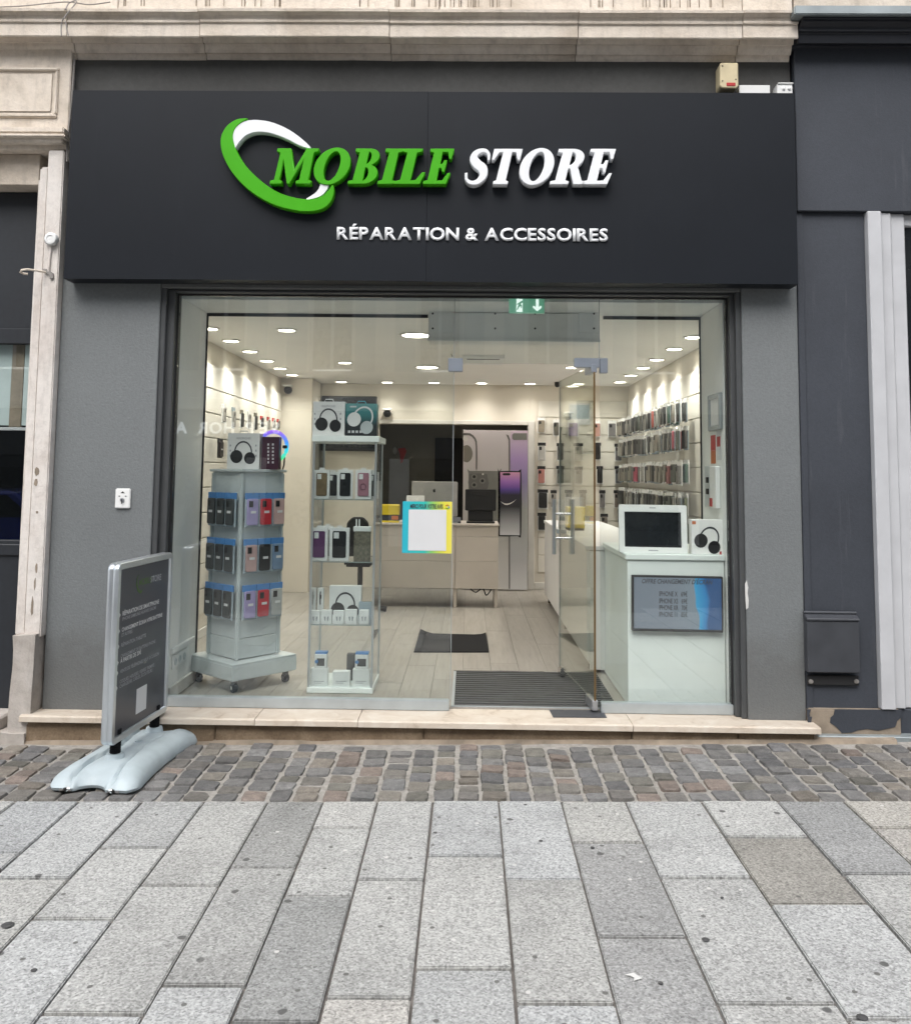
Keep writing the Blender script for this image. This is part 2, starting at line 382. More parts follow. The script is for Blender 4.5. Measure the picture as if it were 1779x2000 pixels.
def text_px(name, body, u0, u1, v0, v1, Y, mat, parent, bold=.01, extrude=.0006, shear=0):
    """print the words on a plane facing the street so that they fill this box"""
    a, b = on_y(u0, v1, Y), on_y(u1, v0, Y)
    me = text_mesh(body, 1, bold, 0.0, shear=shear); x0, x1, y0, y1 = mbounds(me)
    S = Matrix.Diagonal(((b.x-a.x)/(x1-x0), (b.z-a.z)/(y1-y0), 1, 1))
    me.transform(S @ Matrix.Translation((-x0, -y0, 0))); me.transform(UP)
    return link(name, me, mat, parent, Vector((a.x, Y, a.z))-wloc(parent))
ORD = ['first', 'second', 'third', 'fourth', 'fifth', 'sixth', 'seventh', 'eighth', 'ninth', 'tenth', 'eleventh', 'twelfth', 'thirteenth', 'fourteenth', 'fifteenth', 'sixteenth', 'seventeenth', 'eighteenth', 'nineteenth', 'twentieth']
exec_parts = []

# ================================================================== GROUND
def ground_sheet(name, x0, x1, y0, y1, dz, mat, nx=1, ny=1):
    V, Fc = [], []
    for j in range(ny+1):
        for i in range(nx+1):
            x, y = x0+(x1-x0)*i/nx, y0+(y1-y0)*j/ny; V.append((x, y, gz(x, y)+dz))
    for j in range(ny):
        for i in range(nx): a = j*(nx+1)+i; Fc.append((a, a+1, a+nx+2, a+nx+1))
    return tag(mk(name, V, Fc, mat, base=False), kind='structure')
ground_sheet('street_ground', -70, 70, -120, .35, -.014, 'joint_dark')
Y_EDGE = on_g(870, 1564).y                      # cobbles end, slabs begin
paving = thing('slab_pavement', 'pale granite slab pavement in front of the cobbled strip', 'pavement', (0, -2.5, 0), kind='structure'); del paving['category']
# slab columns: x pixel of each joint on the line y=1570, and the cross joints (pixel rows) in each column
JX = [25, 149, 273, 394.6, 521, 630, 736, 845, 973.5, 1097, 1223.6, 1372.7, 1522, 1652]
CROSS = {0: [1666, 1790], 1: [1714, 1980], 2: [1655.5, 1795], 3: [1729, 1979], 4: [1695, 1926], 5: [1616.5, 1750.6, 1997], 6: [1718, 1949], 7: [1673, 1893],
         8: [1718.5, 1962], 9: [1645, 1829.5, 2040], 10: [1714, 1961], 11: [1635, 1766, 1990], 12: [1708, 1890], 13: [1617, 1780]}
jx = [on_g(u, 1570).x for u in JX]
while jx[0] > -4.2: jx.insert(0, jx[0]-.29-.03*random.random()); CROSS = {k+1: v for k, v in CROSS.items()}
while jx[-1] < 3.6: jx.append(jx[-1]+.30+.03*random.random())
GREY = (.362, .368, .360)
special = {}
_off = len([1 for x in jx if x < on_g(20, 1570).x])
def sp_(c, r, colr): special[(c+_off, r)] = colr
sp_(4, 0, (.255, .257, .248)); sp_(4, 1, (.31, .312, .30)); sp_(5, 2, (.26, .264, .256)); sp_(9, 1, (.275, .277, .271)); sp_(9, 2, (.31, .312, .305))
sp_(11, 1, (.265, .256, .232)); sp_(12, 0, (.268, .272, .268)); sp_(13, 0, (.355, .343, .313)); sp_(13, 1, (.37, .355, .328)); sp_(5, 0, (.37, .37, .355)); sp_(0, 1, (.33, .335, .33)); sp_(6, 2, (.38, .37, .345))
def slab(x0, x1, y0, y1, colr):
    g = .0042; r = lambda: random.uniform(-.002, .002)
    xs = (x0+g+r(), x1-g+r()); ys = (y0+.0072+r(), y1-.0072+r()); dz = random.uniform(-.002, .0025); tx, ty = random.uniform(-.003, .003), random.uniform(-.002, .002)
    V = []
    for x in xs:
        for y in ys:
            for z in (-.04, 0): V.append((x, y, gz(x, y)+z+dz+tx*(x-x0)+ty*(y-y0)))
    mk('slab', V, BF, 'granite', paving, bev=.004, seg=2, color=colr)
for c in range(len(jx)-1):
    ys = [Y_EDGE]
    xm = (jx[c]+jx[c+1])/2
    for v in CROSS.get(c, []):
        # pixel column of this slab column at that row
        lo, hi = -3000, 5000
        for _ in range(40):
            m = (lo+hi)/2
            if on_g(m, v).x < xm: lo = m
            else: hi = m
        ys.append(on_g(lo, v).y)
    if c not in CROSS: ys.append(Y_EDGE-random.uniform(.2, .6))
    while ys[-1] > -4.6: ys.append(ys[-1]-random.uniform(.5, .85))
    for r in range(len(ys)-1):
        k = random.uniform(.92, 1.07); t = random.uniform(-.006, .008)
        base = special.get((c, r)) or (GREY[0]*k+t, GREY[1]*k+t*.3, GREY[2]*k-t)
        slab(jx[c], jx[c+1], ys[r+1], ys[r], base)

for (u, v, r) in ((15, 1808, .021), (850, 1628, .009), (1157, 1657, .009), (1378, 1837, .013), (1684, 1989, .016), (1026, 1573, .008), (1056, 1644, .009), (66, 1897, .010), (1290, 1922, .008), (1410, 1755, .006)):
    p = on_g(u, v); lathe('gum_spot', [(r, 0), (r*.9, .0012), (0, .0016)], (p.x, p.y, gz(p.x, p.y)+.0022), 'z', 'gum', paving, n=9)
p = on_g(1236, 1911); prism('paint_mark', [(p.x+x_, p.y+y_) for x_, y_ in ((-.022, .012), (.006, .022), (.026, -.006), (-.002, -.02), (.003, -.004), (-.006, .006))], 'z', gz(p.x, p.y)+.002, gz(p.x, p.y)+.0034, 'stain_white', paving)
# cobbles: columns running away from the camera, each with its own cross joints
cob = thing('cobble_paving', 'strip of small brown-grey cobbles between the shop step and the slabs', 'pavement', (0, -.5, 0), kind='structure'); del cob['category']
def cobble_mesh(w, l):
    V, Fc = [], []; n = 8
    def ring(s, z, jit):
        for k in range(n):
            a = 2*PI*(k+.5)/n; cx, sy = math.cos(a), math.sin(a)
            e = .24; x = math.copysign(abs(cx)**e, cx)*w/2*s; y = math.copysign(abs(sy)**e, sy)*l/2*s
            V.append((x+random.uniform(-jit, jit), y+random.uniform(-jit, jit), z+random.uniform(-jit, jit)*.4))
    ring(1, -.045, .002); ring(1.0, -.007, .0035); ring(.94, 0, .0035); V.append((0, 0, .002))
    for i in range(2): Fc += [(i*n+k, i*n+(k+1) % n, (i+1)*n+(k+1) % n, (i+1)*n+k) for k in range(n)]
    Fc += [(2*n+k, 2*n+(k+1) % n, 3*n) for k in range(n)]
    o = mk('cobble', V, Fc, 'cobble_stone', None, True, True); me = o.data; bpy.data.objects.remove(o); return me
CM = {(i, j, k): cobble_mesh(.092+.009*i, .078+.013*j) for i in range(3) for j in range(4) for k in range(3)}
CC = [(.112, .103, .094), (.100, .095, .091), (.128, .115, .098), (.092, .089, .088), (.14, .122, .102), (.118, .113, .108), (.105, .098, .084), (.105, .1, .095), (.10, .096, .093), (.118, .108, .095), (.148, .118, .10), (.13, .126, .122)]
Y_TOP = -.135
x = -4.0; cobs = []
while x < 3.9:
    i = random.randrange(3); wd = .092+.009*i+random.uniform(.013, .021)
    y = Y_EDGE+.008
    while y < Y_TOP-.035:
        j = random.randrange(4); ln = .078+.013*j
        if y+ln > Y_TOP+.02: break
        cobs.append((x+wd/2+random.uniform(-.004, .004), y+ln/2, i, j)); y += ln+random.uniform(.009, .018)
    x += wd
hidden = [c for c in cobs if not (-2.95 < c[0] < 2.35)]
shown = [c for c in cobs if -2.95 < c[0] < 2.35]
shown.sort(key=lambda c: abs(c[0]+.1)); rest = hidden+shown[300:]; shown = shown[:300]
def ccol():
    c = random.choice(CC); k = random.uniform(1.0, 1.6); return (c[0]*k*.97, c[1]*k*1.0, c[2]*k*1.02)
for (cx, cy, i, j) in shown:
    me = CM[(i, j, random.randrange(3))]
    o = link('cobble', me, None, cob, Vector((cx, cy, gz(cx, cy)+random.uniform(-.004, .006)))-cob.location, (random.uniform(-.05, .05)+GY, random.uniform(-.05, .05)-GX, random.uniform(-.05, .05)+random.choice((0, PI))), ccol())
V, Fc = [], []
for (cx, cy, i, j) in rest:
    me = CM[(i, j, 0)]; n = len(V); V += [Vector((cx, cy, gz(cx, cy)))+v.co for v in me.vertices]; Fc += [tuple(q+n for q in p.vertices) for p in me.polygons]
tag(mk('outer_cobbles', V, Fc, 'cobble_stone', cob, smooth=True, color=(.125, .112, .1)), kind='stuff')
V, Fc = [], []
nx, ny = 160, 14
for j in range(ny+1):
    for i in range(nx+1):
        x, y = -4+7.9*i/nx, Y_EDGE+(Y_TOP+.06-Y_EDGE)*j/ny
        V.append((x, y, gz(x, y)-.009+.004*noise.noise((x*6, y*6, 0))))
for j in range(ny):
    for i in range(nx): a = j*(nx+1)+i; Fc.append((a, a+1, a+nx+2, a+nx+1))
mk('joint_bed', V, Fc, 'joint_sand', cob, smooth=True)
# cement fillet along the foot of the step
V, Fc = [], []; n = 120
for i in range(n+1):
    x = -2.9+5.2*i/n; k = .5+.5*noise.noise((x*3.1, 3, 0)); r = Y_TOP+.03-.022*k
    for (y, dz) in ((Y_TOP+.09, .016), (Y_TOP+.055, .015), (r+.012, .009+.006*k), (r, -.012)): V.append((x, y, gz(x, y)+dz))
for i in range(n):
    for q in range(3): a = i*4+q; Fc.append((a, a+1, a+5, a+4))
mk('cement_fillet', V, Fc, 'mortar_beige', cob, smooth=True)

# ================================================================== SHOP BUILDING
XL, XR = -2.362, 1.862
WL, WR = -1.79, 1.545                    # inner faces of the grey piers
GYL = .10                                # glass plane
shop = thing('shop_building', 'grey rendered shopfront with cream stone cornice above the black sign', 'building', (-.25, .1, -.02))
def render_wall(name, x0, x1, z0, z1, y0, y1, mat):
    return box(name, x0, x1, y0, y1, z0, z1, mat, shop, bev=.004)
render_wall('pier', XL, WL, -.012, 3.50, 0, .42, 'grey_render')
render_wall('pier', WR, XR, -.012, 3.50, 0, .42, 'grey_render')
render_wall('lintel', WL+.001, WR-.001, 2.375, 3.50, .004, .42, 'grey_render')
render_wall('frieze', XL, XR-.01, 3.501, 3.86, .003, .42, 'lintel_render')
# chipped white plaster on the inner edge of the right pier
pts = [(1.545, .70), (1.553, .72), (1.549, .76), (1.555, .79), (1.552, .83), (1.545, .86)]
p0 = on_y(1456, 1130, -.002); sc_ = 1
ch = [(0, 0), (.012, .01), (.015, .05), (.010, .09), (.014, .12), (.006, .16), (-.004, .14), (-.003, .06)]
prism('plaster_chip', [(p0.x+a, p0.z-.17+b) for a, b in ch], 'y', -.0025, .001, 'stain_white', shop)
# sill and riser of the step
def zs(x): return -.010
cuts = [-2.425, X_(285, 1400, -.1), X_(500, 1400, -.1), X_(700, 1400, -.1), X_(1234, 1405, -.1), XR+.03]
for a, b in zip(cuts, cuts[1:]):
    d = random.uniform(-.004, .004)
    prism('sill_slab', [(-.135+d, -.045), (-.132+d, -.016), (-.122+d, -.0105), (.145, -.008), (.145, -.045)], 'x', a+.0012, b-.0012, 'marble_sill', shop, bev=.002)
cuts = [-2.40, X_(60, 1430, -.1)-.02 if False else X_(240, 1430, -.1), X_(420, 1430, -.1), X_(827, 1430, -.1), X_(1234, 1430, -.1), X_(1441, 1430, -.1), XR+.005]
for a, b in zip(cuts, cuts[1:]):
    y = -.098+random.uniform(-.004, .003)
    box('riser_block', a+.0015, b-.0015, y, .1, -.34, -.0455, 'sandstone', shop, bev=.005, seg=2)
box('riser_backing', -2.38, XR, -.075, .12, -.35, -.047, 'joint_dark', shop)
# cornice: stone blocks with a moulded profile
prof = [(118, 0.0), (113, -.012), (106, -.016), (104, -.04), (99, -.045), (92, -.055), (86, -.06), (84, -.085), (79, -.09), (74, -.095), (73, -.150), (70, -.155), (46, -.155), (44, -.158), (43, -.166), (40, -.167), (38, -.160), (35, -.162), (30, -.166), (25, -.178), (23, -.182), (22, -.196), (16.5, -.198)]
P = []
for v, y in prof:
    q = on_y(850, v, y); P.append((q.y, q.z))
ztop = P[-1][1]
P += [(-.15, ztop+.02), (0.05, ztop+.05), (.05, P[0][1])]
cuts = [on_y(-260, 60, -.2).x, X_(128, 60, -.17), X_(388, 60, -.17), X_(760, 60, -.17), X_(1130, 60, -.17), X_(1452, 60, -.17), X_(1561, 60, -.17)]
for n_, (a, b) in enumerate(zip(cuts, cuts[1:])):
    d = random.uniform(-.004, .004); e = random.uniform(-.002, .002); s = .0022
    steps = 10; V = []; Fc = []; m = len(P)
    for i in range(steps+1):
        x = a+s+(b-a-2*s)*i/steps
        for y, z in P:
            k = .0035*noise.noise((x*5, y*22, z*19)); V.append((x, (y+d*(1 if y < -.02 else 0)+k) if y < .04 else y, z+e+k*.8))
    for i in range(steps):
        for q in range(m): Fc.append((i*m+q, i*m+(q+1) % m, (i+1)*m+(q+1) % m, (i+1)*m+q))
    Fc += [tuple(range(m)), tuple(range(steps*m, (steps+1)*m))]
    mk('cornice_block', V, Fc, 'cream_stone', shop)
# upper wall over the cornice with its tooled face
uz = ztop+.051
for (a, b) in ((-6.5, -2.1), (-2.1, -.2), (-.2, 1.57), (1.57, X_(1548, 8, -.03))):
    box('upper_wall_block', a+.002, b-.002, -.03, .45, uz, uz+1.6, 'cream_stone', shop, bev=.004)
for k in range(70):
    u = random.choice((random.uniform(240, 560), random.uniform(1150, 1445), random.uniform(700, 1000)))
    x = X_(u, 6, -.03); h = random.uniform(.03, .1)
    box('tooling_mark', x, x+random.uniform(.003, .006), -.0335, -.028, uz+.055, uz+.06+h, 'mortar_beige', shop, bev=0)

# ---- sign board
Ys = -.125
sx0, sx1 = X_(133, 360, Ys), X_(1555, 360, Ys); sz0, sz1 = Z_(840, 549, Ys), Z_(840, 178, Ys)
sign = thing('fascia_sign', 'wide black fascia sign with raised green and white lettering above the shop window', 'sign', ((sx0+sx1)/2, -.06, sz0))
seam = X_(834, 370, Ys)
box('panel', sx0, seam-.0002, Ys, -.004, sz0, sz1, 'sign_panel', sign, bev=.0008)
box('panel', seam+.0002, sx1, Ys+.0015, -.004, sz0-.002, sz1, 'sign_panel', sign, bev=.0008)
YF, YB = Ys-.055, Ys+.001                          # front and back of the raised letters
def raised(name, polys_px, mat, Yf=YF, bev=.002, hint=None):
    pl = [[(on_y(u, v, Yf).x, on_y(u, v, Yf).z) for u, v in P] for P in polys_px]
    cx = sum(p[0] for p in pl[0])/len(pl[0]); cz = sum(p[1] for p in pl[0])/len(pl[0])
    d = abs(YB-Yf)
    me = fill_mesh([[(p[0]-cx, p[1]-cz) for p in P] for P in pl], d-2*bev, bev)
    me.transform(UP)
    return link(name, me, mat, sign, Vector((cx, (Yf+YB)/2, cz))-sign.location)
green = crom([(482, 231), (462, 233), (443, 246), (432, 268), (434, 296), (448, 327), (472, 357), (505, 383), (545, 402), (588, 411), (622, 409), (642, 397), (651, 378), (650, 361), (642, 371), (630, 383), (608, 389), (575, 386), (540, 374), (508, 352), (480, 324), (461, 293), (454, 268), (458, 250), (470, 238)], 4)
raised('logo_swoosh', [green], 'sign_green')
raised('logo_swoosh', [crom([(456, 291), (453, 272), (460, 250), (477, 237), (502, 234), (535, 240), (572, 258), (606, 287), (588, 284), (560, 270), (530, 259), (503, 256), (482, 262), (467, 276)], 4)], 'sign_white', YF+.004)
raised('logo_swoosh', [crom([(641, 358), (637, 371), (624, 383), (598, 389), (614, 378), (623, 368), (628, 357)], 4)], 'sign_white', YF+.004)
def arc(cx, cy, rx, ry, a0, a1, n=10): return [(cx+rx*math.cos(math.radians(a0+(a1-a0)*i/n)), cy+ry*math.sin(math.radians(a0+(a1-a0)*i/n))) for i in range(n+1)]
def stroke(pts, wid, k=6):
    c = crom([(p[0], p[1]) for p in pts], k, False); W = []
    for i in range(len(pts)-1):
        for s in range(k): W.append(wid[i]+(wid[i+1]-wid[i])*s/k)
    W.append(wid[-1]); L, R_ = [], []
    for i, p in enumerate(c):
        t = (c[min(i+1, len(c)-1)]-c[max(i-1, 0)]).normalized(); nn = Vector((-t.y, t.x)); L.append(p+nn*W[i]/2); R_.append(p-nn*W[i]/2)
    return [tuple(q) for q in L+R_[::-1]]
GL = {
 'I': [[(0, 0), (.46, 0), (.46, .07), (.35, .10), (.35, .90), (.46, .93), (.46, 1), (0, 1), (0, .93), (.11, .90), (.11, .10), (0, .07)]],
 'L': [[(0, 0), (.64, 0), (.69, .32), (.63, .32), (.52, .10), (.36, .08), (.36, .90), (.48, .93), (.48, 1), (0, 1), (0, .93), (.12, .90), (.12, .10), (0, .07)]],
 'E': [[(0, 0), (.67, 0), (.72, .30), (.66, .30), (.55, .09), (.36, .08), (.36, .46), (.44, .46), (.48, .35), (.54, .35), (.54, .67), (.48, .67), (.44, .56), (.36, .56), (.36, .92), (.53, .92), (.61, .72), (.67, .72), (.67, 1), (0, 1), (0, .93), (.12, .90), (.12, .10), (0, .07)]],
 'T': [[(.18, 0), (.57, 0), (.57, .07), (.49, .10), (.49, .92), (.60, .92), (.69, .70), (.75, .70), (.75, 1), (-.01, 1), (-.01, .70), (.05, .70), (.14, .92), (.25, .92), (.25, .10), (.18, .07)]],
 'M': [[(0, 0), (.33, 0), (.33, .07), (.23, .10), (.23, .74), (.50, 0), (.57, 0), (.85, .74), (.85, .10), (.76, .07), (.76, 0), (1.2, 0), (1.2, .07), (1.09, .10), (1.09, .90), (1.2, .93), (1.2, 1), (.86, 1), (.62, .36), (.38, 1), (0, 1), (0, .93), (.11, .90), (.11, .10), (0, .07)]],
 'O': [arc(.42, .5, .43, .525, 0, 354, 59), arc(.42, .5, .19, .43, 0, 354, 59)],
 'B': [[(0, 0), (.38, 0)]+arc(.41, .27, .32, .27, -88, 62, 12)+[(.50, .525)]+arc(.38, .765, .29, .235, -50, 88, 12)+[(0, 1), (0, .93), (.12, .90), (.12, .10), (0, .07)],
       [(.36, .08)]+arc(.38, .275, .11, .195, -88, 88, 10)+[(.36, .47)], [(.36, .56)]+arc(.37, .74, .10, .18, -88, 88, 10)+[(.36, .92)]],
 'R': [[(0, 0), (.46, 0), (.46, .07), (.36, .10), (.36, .45), (.41, .45), (.60, 0), (.86, 0), (.86, .07), (.78, .09), (.60, .48)]+arc(.38, .735, .32, .265, -42, 88, 12)+[(0, 1), (0, .93), (.12, .90), (.12, .10), (0, .07)],
       [(.36, .53)]+arc(.37, .725, .125, .195, -88, 88, 10)+[(.36, .92)]],
 'S': [stroke([(.52, .69), (.47, .87), (.33, .965), (.15, .90), (.115, .74), (.24, .58), (.41, .45), (.475, .27), (.40, .09), (.23, .035), (.07, .13), (.015, .31)], [.05, .06, .09, .15, .19, .215, .215, .19, .15, .09, .06, .05])],
}
SH = .235
def serif(ch, u0, u1, mat, v0=289.5, v1=357.5, dy=0):
    polys = [[(x+SH*y, y) for x, y in P] for P in GL[ch]]
    xs = [p[0] for p in polys[0]]; a, b = min(xs), max(xs)
    raised('letter', [[(u0+(x-a)/(b-a)*(u1-u0), v1+dy+(v0-v1)*y) for x, y in P] for P in polys], mat, YF-.004)
for ch, a, b in (('M', 527, 622), ('O', 613, 684), ('B', 679, 741), ('I', 737, 788), ('L', 771, 829), ('E', 826, 886)): serif(ch, a, b, 'sign_green', dy=(a-527)*.002)
for ch, a, b in (('S', 908, 957), ('T', 961, 1020), ('O', 1015, 1082), ('R', 1074, 1141), ('E', 1138, 1202)): serif(ch, a, b, 'sign_white', dy=1)
# second line of small raised sans capitals
line = 'RÉPARATION & ACCESSOIRES'; glyphs = []; xx = 0
for ch in line:
    if ch == ' ': xx += .27; continue
    me = text_mesh(ch, 1, .027, .0); x0, x1, y0, y1 = mbounds(me); glyphs.append((me, xx-x0)); xx += (x1-x0)+.055
xx -= .055
q0, q1 = on_y(657, 466, Ys-.02), on_y(1188, 466, Ys-.02); hh = on_y(700, 440.5, Ys-.02).z-on_y(700, 466.5, Ys-.02).z
cap = 0.727+.05
for me, gx in glyphs:
    bpy.data.meshes.remove(me)
xx_scale = (q1.x-q0.x)/xx; zz_scale = hh/cap
for (me0, gx), ch in zip(glyphs, line.replace(' ', '')):
    me = text_mesh(ch, 1, .027, .0)
    cu_d = .010
    me2 = me; me2.transform(Matrix.Diagonal((xx_scale, zz_scale, 1, 1)))
    bm = bmesh.new(); bm.from_mesh(me2)
    fs = bmesh.ops.extrude_face_region(bm, geom=list(bm.faces)); bmesh.ops.translate(bm, vec=(0, 0, cu_d), verts=[v for v in fs['geom'] if isinstance(v, bmesh.types.BMVert)])
    bmesh.ops.recalc_face_normals(bm, faces=bm.faces); bm.to_mesh(me2); bm.free()
    me2.transform(UP)
    link('letter', me2, 'sign_white', sign, Vector((q0.x+gx*xx_scale, Ys+.002, q0.z+.025*zz_scale))-sign.location)

plain('reflection_tone', (.50, .58, .59), .4, var=.05)  # pale tone of the imitated reflection in the left neighbour's window
# ================================================================== LEFT NEIGHBOUR
LB = thing('neighbour_building', 'pale painted stone house front with panelled pilaster left of the grey shop', 'building', (-3.2, .1, gz(-3.2, 0)))
yp = -.055
pr = XL-.003                                             # right edge of the pilaster
pl_ = X_(79, 600, yp)
box('pilaster', pl_, pr, yp, .3, Z_(60, 1245, yp), Z_(60, 292, yp), 'cream_paint', LB, bev=.006, seg=2)
bl = X_(64, 600, yp+.03)
box('pilaster_bead', bl, pl_-.001, yp+.025, .3, Z_(60, 1245, yp), Z_(60, 320, yp)-.004, 'cream_paint', LB, bev=.012, seg=3)
box('pilaster_bead', bl-.03, bl-.001, yp+.075, .3, Z_(60, 1245, yp), Z_(60, 340, yp)-.004, 'cream_paint', LB, bev=.006)
# plinth block, worn and broken
def rough_block(name, x0, x1, y0, y1, z0, z1, mat, parent, amp=.012, n=7):
    bm = bmesh.new(); bmesh.ops.create_cube(bm, size=1); bmesh.ops.subdivide_edges(bm, edges=bm.edges, cuts=n, use_grid_fill=True)
    V = []
    for v in bm.verts:
        p = Vector((x0+(v.co.x+.5)*(x1-x0), y0+(v.co.y+.5)*(y1-y0), z0+(v.co.z+.5)*(z1-z0)))
        d = Vector((noise.noise(p*7), noise.noise(p*7+Vector((9, 0, 0))), noise.noise(p*7+Vector((0, 9, 0)))))*amp+Vector((noise.noise(p*22), noise.noise(p*22+Vector((5, 0, 0))), 0))*amp*.35
        V.append(p+d)
    bm.verts.index_update(); Fc = [tuple(v.index for v in f.verts) for f in bm.faces]; bm.free()
    return mk(name, V, Fc, mat, parent, smooth=True)
zpl = Z_(60, 1240, -.10)
rough_block('plinth', X_(22, 1300, -.1), pr-.008, -.10, .3, gz(-2.5, -.1)-.05, zpl, 'old_plinth', LB)
rough_block('plinth_foot', X_(-5, 1420, -.1), pr-.03, -.12, .2, gz(-2.5, -.1)-.05, gz(-2.5, -.1)+.055, 'old_plinth', LB, .014)
# paint flakes on the pilaster
for (u, v, w_, h_) in ((72, 920, 6, 10), (70, 942, 5, 8), (72, 1000, 3, 3), (71, 1110, 3, 10), (68, 1140, 2, 14), (63, 1185, 3, 20)):
    q = on_y(u, v, yp-.001); s = 1/345
    pts = [(q.x+math.cos(a)*w_*s*random.uniform(.6, 1.1), q.z+math.sin(a)*h_*s*random.uniform(.6, 1.1)) for a in [2*PI*k/7 for k in range(7)]]
    prism('paint_flake', pts, 'y', yp-.002, yp+.001, 'mortar_beige', LB)
# entablature with framed panel
ex = X_(134, 200, yp); ez0, ez1 = Z_(60, 290, yp), Z_(60, 121, yp)+.09
box('entablature', -6.5, ex, yp+.01, .3, ez0, ez1, 'cream_stone', LB, bev=.006)
px1, pz0, pz1 = X_(106, 180, yp), Z_(60, 222, yp), Z_(60, 137, yp)
for (a, b, c, d) in ((-6.4, px1+.02, pz1, pz1+.018), (-6.4, px1+.02, pz0-.018, pz0), (px1+.002, px1+.02, pz0+.001, pz1-.001)):
    box('panel_moulding', a, b, yp-.006, yp+.02, c, d, 'cream_stone', LB, bev=.005, seg=2)
box('panel_field', -6.4, px1-.014, yp+.004, yp+.03, pz0+.013, pz1-.013, 'cream_stone', LB, bev=.006, seg=2)
for (v0, v1, y, u) in ((246, 258, yp-.045, 124), (259, 266, yp-.06, 126), (267, 277, yp-.035, 122)):
    box('string_moulding', -6.5, X_(u, 260, y), y, yp+.02, Z_(60, v1, y), Z_(60, v0, y)-.001, 'cream_stone', LB, bev=.006, seg=2)
box('corner_strip', ex+.001, pr, yp+.03, .3, ez0-.06, Z_(140, 118, 0)+.05, 'cream_paint', LB, bev=.004)
tube('seam_cable', [(ex+.012, yp+.022, Z_(130, 120, 0)), (ex+.008, yp+.02, Z_(130, 200, 0)), (ex-.004, yp+.015, Z_(130, 280, 0)), (ex+.002, yp+.01, Z_(130, 320, 0))], .005, 'cable_grey', LB)
# window opening: stone soffit, dark frame, glass
wl = bl-.031
box('soffit', -6.5, wl, .03, .4, Z_(40, 374, .16), ez0-.001, 'cream_stone', LB, bev=.003)
yw = .16
zb = Z_(30, 372, yw)-.01; z_r1, z_r0 = Z_(30, 642, yw), Z_(30, 672, yw); z_l1, z_l0 = Z_(30, 818, yw), Z_(30, 830, yw); z_p = Z_(30, 1055, yw)
box('transom_panel', -6.5, wl-.001, yw, yw+.04, z_r1+.001, zb, 'dark_paint', LB)
box('window_rail', -6.5, wl-.001, yw-.02, yw+.04, z_r0, z_r1, 'dark_paint', LB, bev=.004)
box('window_pane', -6.5, wl-.001, yw+.01, yw+.016, z_p+.001, z_r0-.001, 'window_glass', LB, bev=0)
box('painted_reflection', -6.4, X_(22, 740, yw+.05), yw+.05, yw+.06, z_l0, z_r0+.02, 'reflection_tone', LB, bev=.002); box('painted_reflection', X_(46, 740, yw+.05), wl+.05, yw+.05, yw+.06, z_l0, z_r0+.02, 'reflection_tone', LB, bev=.002); box('reflection_stripe', X_(22, 740, yw+.05)+.001, X_(46, 740, yw+.05)-.001, yw+.045, yw+.065, z_l0-.01, z_r0+.02, 'mortar_beige', LB, bev=.002); box('reflection_rail', -6.4, wl+.05, yw+.044, yw+.066, z_l0-.03, z_l0-.011, 'white_frame', LB, bev=.002)  # pale sheets, beige stripe and rail imitate a building reflected in the pane
box('stall_riser', -6.5, wl-.001, yw-.01, yw+.06, gz(-3, 0)-.1, z_p, 'dark_paint', LB, bev=.004)
box('stall_moulding', -6.5, wl-.002, yw-.025, yw-.0105, Z_(30, 1085, yw), Z_(30, 1062, yw), 'dark_paint', LB, bev=.006)
box('dark_interior', -6.5, -2.25, 1.2, 1.25, gz(-3, 0)-.1, 4, 'dark_paint', LB); box('added_ceiling', -6.5, -2.25, .41, 1.26, 3.3, 3.35, 'dark_paint', LB); box('inner_floor', -6.5, -2.25, .23, 1.199, gz(-3, 0)-.1, gz(-3, 0)+.05, 'dark_paint', LB)  # unseen ceiling added to keep sky light off the dark interior
box('entry_step', -6.5, X_(2, 1400, -.03), -.06, .2, gz(-3, 0)-.1, gz(-3, 0)+.12, 'old_plinth', LB, bev=.01)

# white round bell and bracket on the pilaster
q = on_y(103, 468, yp)
bell = thing('alarm_bell', 'small white round bell on the pale pilaster beside the black sign', 'bell', (q.x, yp, q.z))
lathe('housing', [(.018, 0), (.038, -.004), (.038, -.026), (.032, -.034), (.02, -.036), (.018, -.032), (.006, -.032), (0, -.034)], (q.x, yp, q.z), 'y', 'white_plastic', bell)
tube('conduit', [(q.x-.005, yp-.006, q.z-.03), (q.x-.010, yp-.006, q.z-.12), (q.x-.013, yp-.006, q.z-.19)], .007, 'cream_paint', bell)
q2 = on_y(90, 532, yp)
hook = thing('wall_hook', 'rusty pale metal hook bracket on the pilaster under the white bell', 'hook', (q2.x, yp, q2.z))
tube('hook_arm', [(q2.x+.01, yp, q2.z), (q2.x-.03, yp-.05, q2.z), (q2.x-.07, yp-.07, q2.z+.002), (q2.x-.105, yp-.07, q2.z-.002), (q2.x-.118, yp-.06, q2.z-.012), (q2.x-.105, yp-.045, q2.z-.018), (q2.x-.085, yp-.04, q2.z-.018)], .0065, 'cream_stone', hook)
prism('wall_plate', [(q2.x-.02, q2.z+.02), (q2.x+.005, q2.z+.02), (q2.x+.045, q2.z-.005), (q2.x+.05, q2.z-.035), (q2.x+.03, q2.z-.04), (q2.x+.02, q2.z-.015), (q2.x-.01, q2.z+.004)], 'y', yp-.012, yp+.001, 'cable_grey', hook, bev=.002)
